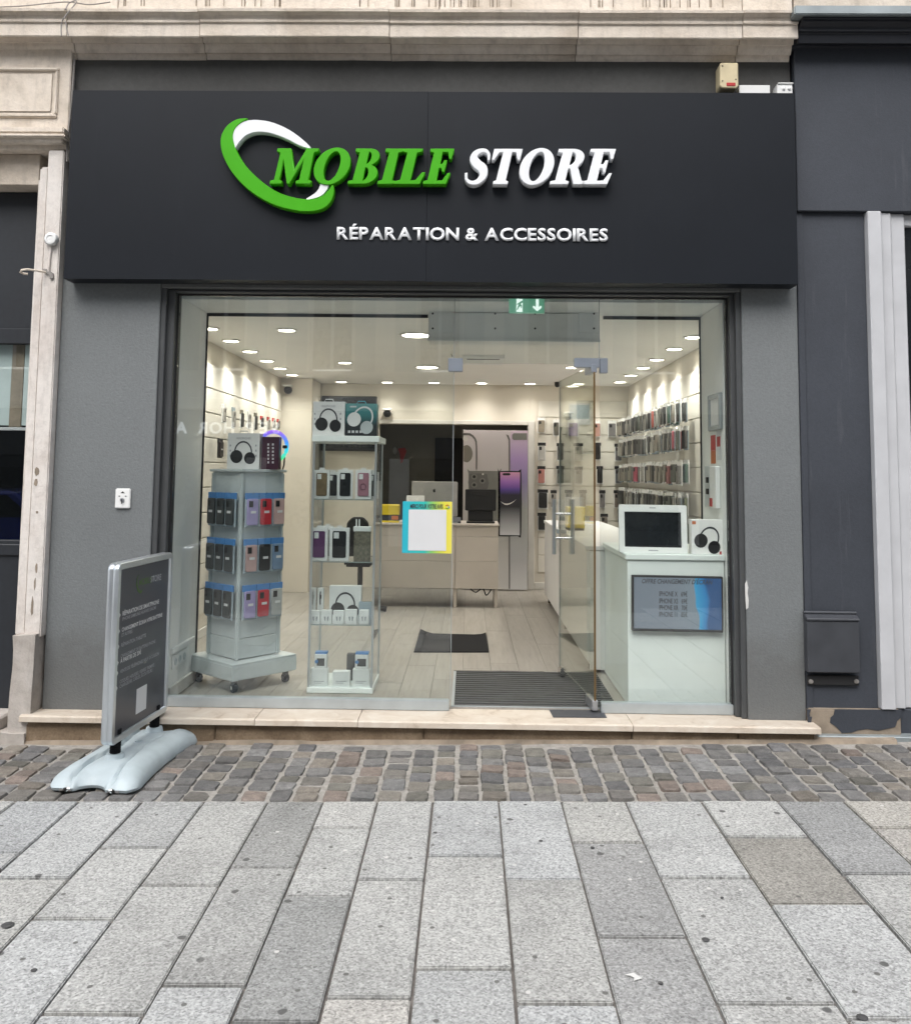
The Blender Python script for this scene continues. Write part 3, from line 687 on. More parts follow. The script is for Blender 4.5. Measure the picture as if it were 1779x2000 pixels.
# loose cables over the cornice
for n_, pts in enumerate(([(-40, 14), (40, 11), (90, 6), (134, 3), (175, 8), (215, 3)], [(128, 18), (135, 5), (150, 2), (128, 30), (120, 46), (120, 70)], [(128, 40), (131, 58), (134, 70)])):
    W3 = [on_y(u, v, -.205 if v > 12 else -.16) for u, v in pts]
    tag(tube('loose_cable', crom([tuple(p) for p in W3], 5, False), .0035, 'cable_grey'), ['thin cable lying along the cornice top at the left', 'looped thin cable hanging over the cornice front above the pilaster', 'short thin cable end dangling beside the looped cable'][n_], 'cable', 'loose cables on the cornice')

# ================================================================== RIGHT NEIGHBOUR
RB = thing('neighbour_building', 'dark navy painted house front right of the grey shop', 'building', (2.4, .1, gz(2.4, 0)))
x0 = XR+.002
zb0 = Z_(1660, 412, -.03)
box('upper_band', x0, 6, -.03, .4, zb0, 3.98, 'navy_paint', RB, bev=.004)
xf = X_(1698, 900, .02)
box('wall', x0, xf, .0, .4, Z_(1640, 1386, 0), zb0-.001, 'navy_paint', RB, bev=.003)
box('corner_strip', x0, X_(1578, 900, -.008), -.008, 0.0, Z_(1640, 1386, 0), zb0-.002, 'navy_paint', RB, bev=.002)
# navy cornice
P = [(-.02, Z_(1660, 96, -.03)), (-.05, Z_(1660, 88, -.05)), (-.13, Z_(1660, 84, -.13)), (-.14, Z_(1660, 64, -.14)), (-.16, Z_(1660, 60, -.16)), (-.16, Z_(1660, 52, -.16)), (-.19, Z_(1660, 40, -.19)), (-.21, Z_(1660, 36, -.21)), (-.21, Z_(1660, 31, -.21)), (.1, Z_(1660, 31, -.21)), (.1, Z_(1660, 96, -.03))]
prism('cornice', P, 'x', X_(1563, 60, -.17), 6, 'navy_trim', RB, bev=.003)
box('zinc_flashing', X_(1551, 15, -.23), 6, -.235, .1, Z_(1660, 27, -.235), Z_(1660, 9, -.235), 'zinc', RB, bev=.006, seg=2)
box('upper_wall', X_(1551, 6, -.03), 6, -.026, .4, Z_(1660, 9, -.235)+.02, 6, 'cream_stone', RB, bev=.004)
# plinth with peeling paint: beige stone base, dark paint sheet left in one irregular piece
zp1, zp0 = Z_(1660, 1386, -.03), gz(2.1, -.05)-.06
xp1 = X_(1760, 1410, -.03)
box('plinth', x0, xp1, -.03, .4, zp0, zp1, 'mortar_beige', RB, bev=.006, seg=2)
edge = [(1630, 1386), (1628, 1397), (1622, 1402), (1621, 1412), (1633, 1420), (1644, 1432), (1662, 1431), (1677, 1426), (1693, 1424), (1714, 1427), (1730, 1424), (1748, 1420), (1752, 1408), (1759, 1402), (1760, 1386.5)]
prism('peeling_paint', [(on_y(u, v+ (1.2*noise.noise((u*.3, v*.3, 0))), -.032).x, on_y(u, v, -.032).z) for u, v in edge], 'y', -.0335, -.029, 'navy_paint', RB)
for (a, b, c, d) in ((1576, 1386, 1582, 1402), (1578, 1400, 1584, 1440)):
    p, q = on_y(a, d, -.032), on_y(c, b, -.032); prism('peeling_paint', [(p.x, p.z), (q.x, p.z+.01), (q.x-.005, (p.z+q.z)/2), (q.x+.004, q.z), (p.x, q.z)], 'y', -.0335, -.029, 'navy_paint', RB)
box('plinth', xp1+.002, 6, .0, .4, zp0, zp1, 'navy_paint', RB, bev=.006)
box('pavement_strip', x0+.03, 3.6, -.075, .02, gz(2.2, -.06)-.04, gz(2.2, -.06)+.018, 'zinc', RB, bev=.004)
# white window surround
xg0, xg1, xg2 = xf+.001, X_(1735, 900, -.04), X_(1752, 900, 0)
zt = zb0-.002; zbm = Z_(1730, 1386, -.03)+.001
box('window_casing', xg0, xg1, -.045, .3, zbm, zt, 'white_frame', RB, bev=.004)
box('window_casing', xg1+.001, xg2, -.015, .3, zbm, zt, 'white_frame', RB, bev=.004)
box('window_frame', xg2+.001, xg2+.085, .0, .2, zbm, zt, 'white_frame', RB, bev=.006)
box('window_frame', xg2+.086, 6, .02, .2, zt-.07, zt, 'white_frame', RB, bev=.006)
box('window_pane', xg2+.086, 6, .05, .06, zbm, zt-.071, 'dark_glass', RB, bev=0)
# dark metal box on the navy wall
a, b = on_y(1575, 1312, -.04), on_y(1674, 1200, -.04)
lb = thing('meter_box', 'dark grey metal box with a hooded lid low on the navy wall', 'meter box', ((a.x+b.x)/2, 0, a.z-.09))
box('body', a.x, b.x, -.062, -.009, a.z, b.z-.035, 'letterbox', lb, bev=.004)
prism('lid', [(-.009, b.z-.034), (-.068, b.z-.034), (-.068, b.z-.022), (-.03, b.z-.004), (-.009, b.z-.004)], 'x', a.x-.001, b.x+.001, 'letterbox', lb, bev=.0025)
tube('lid_roll', [(a.x-.004, -.022, b.z+.004), (b.x+.001, -.022, b.z+.004)], .009, 'letterbox', lb, n=10)
c, d = on_y(1576, 1338, -.02), on_y(1677, 1320, -.02)
box('bracket', c.x, d.x, -.022, -.009, c.z, d.z, 'black_matte', lb, bev=.003)
for u in (1583, 1672):
    q = on_y(u, 1331, -.02); lathe('bolt', [(.013, 0), (.013, -.006), (.007, -.007), (.007, -.014), (.0, -.015)], (q.x, -.0215, q.z), 'y', 'cable_grey', lb, n=10)

# ------------------------------------------------------------------ small fittings on the shop wall
q = on_y(1423, 175, -.01); a, b = on_y(1406, 176, -.09), on_y(1441, 122, -.09)
sr = thing('alarm_siren', 'yellowed alarm siren box with red lens above the right end of the sign', 'alarm', ((a.x+b.x)/2, 0, sz1+.002))
zz = Z_(1420, 172, -.09)
prism('housing', [(a.x, zz+.012), (a.x+.012, zz), (b.x-.012, zz), (b.x, zz+.012), (b.x, b.z), (a.x+.008, b.z), (a.x, b.z-.01)], 'y', -.095, .0, 'beige_box', sr, bev=.005)
box('red_lens', a.x+.036, b.x-.018, -.0985, -.092, zz+.012, zz+.032, 'red', sr, bev=.002)
for (u, v) in ((1411, 128), (1411, 157), (1437, 154)):
    p = on_y(u, v, -.096); lathe('screw', [(.004, 0), (.003, -.003), (0, -.003)], (p.x, -.0955, p.z), 'y', 'black_matte', sr, n=8)
a, b = on_y(1444, 179, -.06), on_y(1502, 167, -.06)
tr_ = thing('cable_trunking', 'short white cable trunking on top of the sign beside the siren', 'trunking', ((a.x+b.x)/2, -.03, sz1))
box('duct', a.x, b.x, -.062, .0, sz1+.002, b.z, 'white_plastic', tr_, bev=.002); box('cover', a.x-.002, b.x+.002, -.066, -.055, sz1+.006, b.z+.002, 'white_plastic', tr_, bev=.001)
a, b = on_y(1518, 178, -.08), on_y(1549, 161, -.08)
jb = thing('junction_box', 'white lidded junction box at the right end of the sign top', 'junction box', ((a.x+b.x)/2, -.04, sz1))
box('body', a.x, b.x-.004, -.08, .0, sz1+.002, b.z-.01, 'white_plastic', jb, bev=.004); box('lid', a.x+.004, b.x, -.086, .0, b.z-.009, b.z, 'white_plastic', jb, bev=.003)
for u in (1530, 1541):
    p = on_y(u, 172, -.08); lathe('cable_gland', [(.009, 0), (.009, -.006), (.004, -.008), (0, -.008)], (p.x, -.081, p.z), 'y', 'white_plastic', jb, n=10)
tube('cable', [(a.x+.003, -.06, sz1+.02), (a.x-.02, -.06, sz1+.008), (a.x-.035, -.055, sz1+.005)], .005, 'white_plastic', jb)
a, b = on_y(224, 993, -.012), on_y(255, 954, -.012)
kb = thing('key_switch', 'white square key switch plate on the left grey pier', 'switch', ((a.x+b.x)/2, 0, a.z))
box('plate', a.x, b.x, -.014, .0, a.z, b.z, 'white_plastic', kb, bev=.005, seg=2)
cx, cz = (a.x+b.x)/2, (a.z+b.z)/2
lathe('key_cylinder', [(.011, 0), (.011, -.008), (.007, -.009), (0, -.009)], (cx, -.0145, cz-.008), 'y', 'steel_brushed', kb, n=14)
box('key_slot', cx-.002, cx+.002, -.0255, -.023, cz-.03, cz-.005, 'black_plastic', kb, bev=0)
for s in (-1, 1): prism('arrow_mark', [(cx+s*.014, cz+.010), (cx+s*.026, cz+.013), (cx+s*.014, cz+.016)], 'y', -.0152, -.0135, 'black_plastic', kb)
prism('arrow_mark', [(cx-.012, cz+.030), (cx+.012, cz+.030), (cx, cz+.040)], 'y', -.0152, -.0135, 'black_plastic', kb)

# ================================================================== SHOP ROOM
CE = 2.37; LW, RW, BW = -2.12, 1.868, 5.40
VY = .68                                                      # depth of the window bay
def struct(o): return tag(o, kind='structure')
fl = thing('shop_floor', 'pale wood plank floor inside the shop', 'floor', (0, 2.7, 0), kind='structure'); del fl['category']
box('subfloor', LW-.02, RW+.02, .12, 6.6, -.06, -.0125, 'joint_dark', fl, bev=0)
x = LW; pw = .19; ci = 0
while x < RW:
    y = .13-random.uniform(0, .9)
    while y < BW+1.1:
        ln = 1.28; a, b = max(.13, y), min(BW+1.1, y+ln)
        if b-a > .05: box('plank', x+.0008, min(RW, x+pw)-.0008, a+.0008, b-.0008, -.012, random.uniform(-.0006, .0004), 'floor_plank', fl, bev=.0008)
        y += ln
    x += pw; ci += 1
ceil = struct(box('shop_ceiling', LW-.05, RW+.05, VY, BW+.05, CE, CE+.1, 'interior_ceiling'))
struct(box('bay_ceiling', WL, WR, GYL+.13, VY-.001, 2.352, 2.374, 'reveal_white'))
def slat_wall(name, axis, c, a0, a1, skip_low=0, bh=.2, thick=.018, face=1):
    """wall with horizontal slat boards, each its own piece"""
    if axis == 'x': wall = struct(box(name, c, c+.08*face, a0, a1, -.01, CE-.001, 'interior_wall', bev=0))
    else: wall = struct(box(name, a0, a1, c, c+.08*face, -.01, CE-.001, 'interior_wall', bev=0))
    return wall
def slats(wall, axis, c, a0, a1, face, z0=.12, bh=.2, thick=.018):
    z = CE-.18
    while z-bh > z0-.01:
        lo, hi = z-bh+.005, z-.005
        if axis == 'x': box('slat_board', c-face*.001, c-face*thick, a0, a1, lo, hi, 'slat_board', wall, bev=.003)
        else: box('slat_board', a0, a1, c-face*.001, c-face*thick, lo, hi, 'slat_board', wall, bev=.003)
        z -= bh
wl_ = slat_wall('left_wall', 'x', LW, VY, BW, face=-1); slats(wl_, 'x', LW, 2.0, 4.82, -1)
wr_ = slat_wall('right_wall', 'x', RW, VY, BW, face=1); slats(wr_, 'x', RW, .9, 5.37, 1)
OL, OR, OT = X_(738, 1000, BW), X_(1034, 1000, BW), Z_(880, 829, BW)       # opening to the back room
bw = struct(box('back_wall', LW, OL, BW, BW+.1, -.01, CE-.001, 'interior_wall', bev=0))
struct(box('back_wall', OR, RW, BW, BW+.1, -.01, CE-.001, 'interior_wall', bev=0)); bwr = bpy.data.objects['back_wall.001']
struct(box('back_wall', OL+.001, OR-.001, BW, BW+.1, OT, CE-.001, 'interior_wall', bev=0))
slats(bwr, 'y', BW, OR+.10, RW-.02, 1)
box('opening_trim', OR-.02, OR+.055, BW-.03, BW+.11, 0, OT+.05, 'skirting', bwr, bev=.004)
box('opening_trim', OL, OR-.021, BW-.03, BW-.001, OT+.001, OT+.05, 'skirting', bwr, bev=.004)
nib = struct(box('wall_nib', LW, X_(607, 900, 4.84), 4.84, BW-.001, 0, CE-.001, 'interior_wall', bev=.003))
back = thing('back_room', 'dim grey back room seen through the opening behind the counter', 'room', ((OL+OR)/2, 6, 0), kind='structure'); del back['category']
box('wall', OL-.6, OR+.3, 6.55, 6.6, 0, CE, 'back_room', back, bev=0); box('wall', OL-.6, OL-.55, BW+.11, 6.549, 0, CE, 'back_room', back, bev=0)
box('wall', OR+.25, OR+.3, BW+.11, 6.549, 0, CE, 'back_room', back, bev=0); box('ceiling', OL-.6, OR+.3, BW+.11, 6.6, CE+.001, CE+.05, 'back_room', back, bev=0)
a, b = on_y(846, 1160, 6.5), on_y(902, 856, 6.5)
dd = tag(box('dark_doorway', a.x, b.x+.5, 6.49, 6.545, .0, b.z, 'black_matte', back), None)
# window bay cheeks
bayL = struct(box('bay_cheek', LW-.02, -1.722, GYL+.075, VY, -.01, 2.351, 'reveal_white', bev=.003))
bayR = struct(box('bay_cheek', 1.487, RW+.02, GYL+.075, VY, -.01, 2.351, 'reveal_white', bev=.003))
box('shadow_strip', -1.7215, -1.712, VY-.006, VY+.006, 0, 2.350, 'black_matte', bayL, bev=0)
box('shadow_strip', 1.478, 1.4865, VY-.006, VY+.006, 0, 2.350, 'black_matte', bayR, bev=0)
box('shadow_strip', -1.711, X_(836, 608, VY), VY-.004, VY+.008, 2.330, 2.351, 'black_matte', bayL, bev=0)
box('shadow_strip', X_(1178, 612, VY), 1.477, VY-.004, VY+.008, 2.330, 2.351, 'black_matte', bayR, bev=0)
box('skirting_board', -1.7215, -1.705, GYL+.08, VY-.01, .001, .075, 'skirting', bayL, bev=.003)
box('skirting_board', LW+.001, LW+.016, VY+.01, 4.83, .001, .075, 'skirting', wl_, bev=.003)
box('skirting_board', OR+.06, RW-.02, BW-.014, BW-.001, .001, .075, 'skirting', bwr, bev=.003)

# ================================================================== GLAZING
glz = thing('shopfront_glazing', 'frameless glass shop window with grey metal surround under the sign', 'shop window', ((WL+WR)/2, GYL, 0))
zt = Z_(880, 578, GYL)
fr0, fr1 = X_(333, 980, GYL), X_(1425, 980, GYL)
box('surround', WL+.001, fr0, .045, GYL+.07, -.0075, 2.372, 'frame_grey', glz, bev=.004)
box('surround', fr1, WR-.001, .045, GYL+.07, -.0075, 2.372, 'frame_grey', glz, bev=.004)
box('surround', fr0+.001, fr1-.001, .045, GYL+.07, zt, 2.372, 'frame_grey', glz, bev=.004)
box('surround_lip', WL+.001, WR-.001, .012, .044, zt+.045, 2.373, 'frame_grey', glz, bev=.003)
box('surround_lip', WL+.001, WL+.03, .012, .044, -.0075, zt+.044, 'frame_grey', glz, bev=.003)
box('surround_lip', WR-.03, WR-.001, .012, .044, -.0075, zt+.044, 'frame_grey', glz, bev=.003)
for (a, b) in ((fr0+.0005, fr0+.009), (fr1-.009, fr1-.0005)): box('gasket', a, b, GYL-.008, GYL+.02, 0, zt-.001, 'black_matte', glz, bev=0)
box('gasket', fr0+.01, fr1-.01, GYL-.008, GYL+.02, zt-.009, zt-.0005, 'black_matte', glz, bev=0)
dl, dr = X_(883, 1000, GYL), X_(1172, 1000, GYL)            # door opening
zd = Z_(1030, 710, GYL); zr = Z_(600, 1363, GYL)
gp = [('glass_pane', fr0+.01, dl, zr-.01, zt-.01), ('glass_pane', dr, fr1-.01, zr-.02, zt-.01), ('glass_pane', dl+.004, dr-.004, zd, zt-.01)]
for n_, a, b, c, d in gp: box(n_, a, b, GYL, GYL+.010, c, d, 'window_glass', glz, bev=0)
for xx_ in (dl+.0005, dr-.0035): box('glass_joint', xx_, xx_+.003, GYL-.001, GYL+.011, zd, zt-.01, 'grey_metal', glz, bev=0)
box('pane_edge', dl+.0003, dl+.0035, GYL-.001, GYL+.011, zr, zd-.001, 'alu_rail', glz, bev=0)
def rail(a, b):
    box('bottom_rail', a, b, GYL-.022, GYL+.034, -.0075, zr, 'alu_rail', glz, bev=.004, seg=2)
rail(fr0+.001, X_(877, 1375, GYL)); rail(X_(1173, 1385, GYL), fr1-.001)
def patch(name, u0, u1, v0, v1):
    a, b = on_y(u0, v1, GYL-.02), on_y(u1, v0, GYL-.02); box(name, a.x, b.x, GYL-.018, GYL+.028, a.z, b.z, 'patch_fitting', glz, bev=.003)
patch('patch_fitting', 875, 904, 699, 725); patch('patch_fitting', 1122, 1171, 699, 717); patch('patch_fitting', 1172, 1187, 699, 728)
q = on_y(885, 696, GYL-.02); tube('stop_pin', [(q.x-.004, GYL+.005, q.z), (q.x-.012, GYL+.03, q.z+.02)], .004, 'chrome', glz)
# open glass door
hx, hy = X_(1161, 1050, .075), .075
ang = math.atan2(.96-.06, .605-hx+.0)
door = thing('glass_door', 'clear glass door standing open into the shop with steel pull handles', 'door', (hx, hy, 0))
door.rotation_euler = (0, 0, math.atan2(.92, .612-hx))
DW, DH0, DH1 = .915, .008, zd-.006
box('pane', 0.0, DW, -.005, .005, DH0+.05, DH1, 'door_glass', door, bev=0, local=True)
box('pane_edge', -.0045, -.0005, -.0055, .0055, DH0+.05, DH1, 'door_edge', door, bev=0, local=True)
box('pane_edge', DW+.0005, DW+.004, -.0055, .0055, DH0+.05, DH1, 'grey_metal', door, bev=0, local=True)
box('hinge_patch', -.005, .16, -.016, .016, DH0, DH0+.055, 'steel_brushed', door, bev=.003, local=True)
box('hinge_patch', -.005, .16, -.016, .016, DH1-.045, DH1+.004, 'patch_fitting', door, bev=.003, local=True)
box('lock_patch', DW-.1, DW+.002, -.016, .016, DH0, DH0+.06, 'chrome', door, bev=.008, seg=2, local=True)
for s in (-1, 1):
    hd = tube('pull_handle', [(DW-.10, s*.062, .80), (DW-.10, s*.062, 1.16)], .0135, 'steel_brushed', door, local=True, n=12)
    for z in (.905, 1.065): tube('handle_standoff', [(DW-.10, s*.006, z), (DW-.10, s*.062, z)], .009, 'chrome', hd, local=True, n=10)

# entrance mat and floor mats
plain('rib_grey', (.085, .088, .088), .5, .3, var=.25, scale=14)
mat_ = thing('entrance_mat', 'ribbed grey aluminium entrance mat set in the doorway floor', 'mat', (.25, .6, 0))
a, b = on_z(878, 1380, 0), on_z(1158, 1312, 0)
y0, y1 = .15, 1.03
box('frame', dl+.005, .86, y0-.008, y0, .001, .0065, 'alu_rail', mat_, bev=0); box('frame', dl+.005, .86, y1, y1+.02, .001, .008, 'chrome', mat_, bev=.001)
box('frame', dl+.005, dl+.022, y0+.0005, y1-.0005, .001, .0065, 'alu_rail', mat_, bev=0); box('backing', dl+.023, .86, y0+.0005, y1-.0005, .0008, .002, 'black_matte', mat_, bev=0)
n = 17
for k in range(n):
    y = y0+.012+(y1-y0-.024)*k/(n-1); box('rib', dl+.024, .858, y-.012, y+.012, .0022, .0095, 'rib_grey', mat_, bev=.001)
V = [on_z(u, v, 0) for u, v in ((808, 1275), (955, 1275), (949, 1237), (940, 1240), (925, 1241), (880, 1240), (845, 1239), (832, 1235), (821, 1230))]
fm = tag(prism('floor_mat', [(p.x, p.y) for p in V], 'z', .001, .008, 'rubber', bev=.002), 'black rectangular mat with a wavy back edge on the plank floor', 'mat')
a, b = on_y(1070, 1398, .0), on_y(1180, 1385, 0)
tag(prism('threshold_plate', [(p.x, p.y) for p in (on_z(1080, 1402, -.009), on_z(1185, 1403, -.009), on_z(1178, 1391, -.009), on_z(1165, 1386, -.009), on_z(1072, 1387, -.009))], 'z', -.0078, -.004, 'grey_metal', bev=.001), 'dark metal floor spring plate on the sill under the open door', 'plate')
o = bpy.data.objects['threshold_plate']; o.data.materials.clear(); o.data.materials.append(M['letterbox'])

# sticker on the glass
a, b = on_y(785, 1080, GYL-.002), on_y(883, 980, GYL-.002)
st = thing('window_sticker', 'square teal and yellow review sticker with white centre on the window', 'sticker', ((a.x+b.x)/2, GYL, a.z))
grad('sticker_print', [(0, (.02, .40, .52, 1)), (.45, (.03, .45, .40, 1)), (.6, (.22, .5, .12, 1)), (.85, (.68, .62, .06, 1)), (1, (.75, .66, .10, 1))], 0, -(b.x-a.x)/2, (b.x-a.x)/2, .45)
box('sheet', a.x, b.x, GYL-.0022, GYL-.0006, a.z, b.z, 'sticker_print', st, bev=0)
c, d = on_y(797, 1075, GYL-.003), on_y(872, 996, GYL-.003)
box('white_field', c.x, d.x, GYL-.0032, GYL-.0024, c.z, d.z, 'print_white', st, bev=0)
text_px('heading', 'MERCI POUR VOTRE AVIS', 801, 865, 985, 993, GYL-.0034, 'print_dark', st, .03)
q = on_y(874, 990, GYL-.0034)
for n_, (a0, a1, m_) in enumerate(((45, 150, 'red'), (152, 210, 'yellow'), (212, 310, 'sign_green'), (312, 360, 'blue'))):
    prism('round_emblem', [(q.x+x_, q.z+z_) for x_, z_ in arc(0, 0, .013, .013, a0, a1, 6)+arc(0, 0, .0085, .0085, a1, a0, 6)], 'y', GYL-.0038, GYL-.0026, m_, st)
box('round_emblem', q.x, q.x+.012, GYL-.0041, GYL-.0028, q.z-.002, q.z+.002, 'blue', st, bev=0)

# ================================================================== CEILING THINGS
def downlight(x, y, label, big=False, grp='ceiling downlights', z=CE, watt=20):
    r = .075 if not big else .13
    t = thing('downlight', label, 'lamp', (x, y, z-.012), group=grp)
    lathe('trim_ring', [(r, .011), (r, .003), (r*.92, 0), (r*.80, .002), (r*.80, .011)], (x, y, z-.012), 'z', 'lamp_trim', t, n=24)
    lathe('lens', [(r*.79, .009), (r*.79, .003), (r*.5, .0015), (0, .001)], (x, y, z-.012), 'z', 'lamp_glow', t, n=24)
    L = bpy.data.lights.new('lamp_light', 'SPOT'); L.energy = watt*(1.3 if big else 1); L.color = (1, .955, .88); L.spot_size = math.radians(135); L.spot_blend = 1.0; L.shadow_soft_size = r*.6
    lo = link('lamp_light', L, None, t, (0, 0, -.012))
    return t
for i, y in enumerate((1.40, 2.0, 2.62, 3.27, 3.86, 4.46)): downlight(-1.92, y, 'round downlight along the left wall, %s from the window' % ORD[i])
for i, y in enumerate((1.62, 2.25, 2.93, 3.55, 4.21, 4.88)): downlight(1.68, y, 'round downlight along the right wall, %s from the window' % ORD[i])
for i, x in enumerate((-1.485, -.953, -.416, .133, .689, 1.242)): downlight(x, 5.14, 'round downlight along the back wall, %s from the left' % ORD[i], watt=9)
downlight(-1.356, 1.44, 'single downlight just behind the left window pane, right of the left wall row')
downlight(-1.192, 3.35, 'single downlight above and left of the headphone boxes, clear of the wall rows')
downlight(.995, 3.56, 'single downlight just left of the open door top fitting')
downlight(-.414, 1.63, 'large flat ceiling lamp near the window, left of the white shutter box', True, 'large ceiling lamps')
downlight(-.424, 3.66, 'large flat ceiling lamp deeper in the shop, behind the nearer large one', True, 'large ceiling lamps')
# shutter box over the door
a, b = on_y(836, 662, VY-.1), on_y(1171, 590, VY-.1)
sb = thing('shutter_box', 'white metal shutter housing over the open doorway behind the glass', 'shutter box', ((a.x+b.x)/2, VY, a.z))
box('housing', a.x, b.x, VY-.1, VY+.14, a.z, 2.349, 'white_panel', sb, bev=.004)
for (u0, u1) in ((838, 886), (1130, 1170)):
    p, q = on_y(u0, 650, VY-.101), on_y(u1, 600, VY-.101); box('end_plate', p.x, q.x, VY-.108, VY-.1005, p.z, q.z, 'white_plastic', sb, bev=.002)
for u in (845, 967, 1045, 1160):
    for v in (612, 641):
        p = on_y(u, v, VY-.11); lathe('screw', [(.007, 0), (.005, -.004), (0, -.004)], (p.x, VY-.1082, p.z), 'y', 'black_matte', sb, n=8)
box('lower_lip', a.x-.004, b.x+.004, VY-.112, VY-.1005, a.z-.012, a.z+.004, 'reveal_white', sb, bev=.002)
# green exit sign
ye = GYL+.06
a, b = on_y(994, 611, ye), on_y(1063, 583, ye)
ex_ = thing('exit_sign', 'green emergency exit sign with running figure and arrow over the doorway', 'exit sign', ((a.x+b.x)/2, ye, a.z))
box('panel', a.x, b.x, ye, ye+.014, a.z, b.z, 'exit_green', ex_, bev=.001); box('hanger', a.x+.01, b.x-.01, ye+.002, ye+.012, b.z+.001, 2.371, 'white_plastic', ex_, bev=0)
W_, H_ = b.x-a.x, b.z-a.z
def em(name, pts): prism(name, [(a.x+W_*p[0], a.z+H_*p[1]) for p in pts], 'y', ye-.0012, ye-.0002, 'exit_white', ex_)
em('door_symbol', [(.21, .08), (.38, .08), (.38, .96), (.21, .96)])
prism('running_figure', [(a.x+W_*p[0], a.z+H_*p[1]) for p in [(.34, .82), (.39, .86), (.40, .76), (.37, .70), (.33, .62), (.37, .50), (.36, .34), (.33, .34), (.33, .47), (.29, .42), (.24, .20), (.21, .24), (.25, .46), (.28, .60), (.24, .56), (.21, .60), (.27, .70)]], 'y', ye-.0024, ye-.0014, 'exit_green', ex_)
em('arrow_symbol', [(.76, .95), (.84, .95), (.84, .42), (.92, .52), (.92, .38), (.80, .14), (.68, .38), (.68, .52), (.76, .42)])
# ceiling vent, cameras
a, b = on_z(903, 690, CE), on_z(986, 690, CE)
cv = thing('ceiling_vent', 'slim white ceiling air vent with dark slot above the counter', 'vent', ((a.x+b.x)/2, 3.0, CE-.03))
box('frame', a.x, b.x, 2.75, 3.25, CE-.03, CE-.001, 'white_plastic', cv, bev=.004); box('slot', a.x+.04, b.x-.04, 2.80, 2.84, CE-.0315, CE-.0295, 'black_matte', cv, bev=0)
def camera_thing(u, v, Y, label):
    q = on_y(u, v, Y); t = thing('security_camera', label, 'camera', (q.x, Y, q.z), group='small security cameras')
    lathe('mount', [(.035, 0), (.035, -.02), (.03, -.03)], (q.x, Y, q.z+.02), 'y', 'white_plastic', t, n=14)
    lathe('dome', [(.045, .0), (.045, -.02), (.036, -.05), (.018, -.066), (0, -.07)], (q.x, Y-.03, q.z), 'y', 'black_plastic', t, n=16)
    box('hood', q.x-.05, q.x+.05, Y-.11, Y-.031, q.z+.035, q.z+.055, 'white_plastic', t, bev=.006)
camera_thing(564, 762, 4.84, 'small white and black camera on the wall left of the headphone boxes')
camera_thing(757, 808, BW, 'small camera on the back wall right of the headphone boxes')
q = on_z(1088, 746, CE); camt = thing('security_camera', 'small black camera hanging from the ceiling beside the door handle side', 'camera', (q.x, q.y, CE-.06), group='small security cameras')
lathe('dome', [(.03, .059), (.03, .03), (.024, .01), (.01, 0), (0, 0)], (q.x, q.y, CE-.06), 'z', 'black_plastic', camt, n=14)

# ================================================================== BOXES, PACKS
def case_poly(w, h, r): return arc(w/2-r, h/2-r, r, r, 0, 90, 3)+arc(-w/2+r, h/2-r, r, r, 90, 180, 3)+arc(-w/2+r, -h/2+r, r, r, 180, 270, 3)+arc(w/2-r, -h/2+r, r, r, 270, 360, 3)
_mc = {}
def cached(key, fn):
    if key not in _mc:
        o = fn(); _mc[key] = o.data; bpy.data.objects.remove(o)
    return _mc[key]
def hang_pack(loc, rz, colr, label, group, w=.082, h=.19, header=True, header_mat='blue', case=True, parent_rot=None, price=True, bag='clear_bag', t=.014):
    """pack hanging from its top centre; front faces local -y"""
    p = thing('phone_case_pack', label, 'phone case', loc, rz, group)
    k = (w, h, bag, t)
    link('sleeve', cached(('s',)+k, lambda: box('sleeve', -w/2, w/2, -.004, .004, -h, -.018, bag, None, .002, True)), None, p)
    if header: link('header_card', cached(('h', w, header_mat), lambda: box('header_card', -w/2-.001, w/2+.001, -.007, .006, -.040, -.002, header_mat, None, .001, True)), None, p)
    if case:
        c = link('phone_case', cached(('c', w, h, t), lambda: prism('phone_case', [(x, z-h*.56) for x, z in case_poly(w*.82, h*.76, .010)], 'y', -.004-t, -.0042, 'case_colour', None, True, True, .002)), None, p, color=colr)
        link('camera_bump', cached(('b', w, h, t), lambda: box('camera_bump', -w*.34, -w*.02, -.0065-t, -.0045-t, -h*.42, -h*.24, 'black_plastic', None, .002, True)), None, c)
        if price: link('price_sticker', cached(('p', w, h, t), lambda: box('price_sticker', -w*.18, w*.22, -.0058-t, -.0046-t, -h*.60, -h*.53, 'print_white', None, 0, True)), None, p)
    link('hang_hook', cached(('k',), lambda: tube('hang_hook', [(0, .03, -.008), (0, -.012, -.008), (0, -.016, .002)], .002, 'chrome', None, True, 6)), None, p)
    return p
def case_box(x0, y, z0, w, h, colr, label, group, d=.022, mat='white_card', tab=True, bump='white_plastic'):
    """retail box with hanging tab and a window showing the case"""
    p = thing('boxed_phone_case', label, 'phone case box', (x0+w/2, y, z0), 0, group)
    box('carton', -w/2, w/2, 0, d, 0, h, mat, p, .0015, True)
    if tab: prism('hang_tab', [(-.018, h), (.018, h), (.014, h+.014), (-.014, h+.014)], 'y', .002, .005, mat, p, True)
    c = link('phone_case', cached(('bc', w, h), lambda: prism('phone_case', [(x, z+h*.5) for x, z in case_poly(w*.70, h*.80, .008)], 'y', -.005, -.0003, 'case_colour', None, True, True, .0015)), None, p, color=colr)
    link('camera_bump', cached(('bb', w, h, bump), lambda: box('camera_bump', -w*.28, -w*.02, -.0072, -.0052, h*.68, h*.86, bump, None, .002, True)), None, c)
    return p
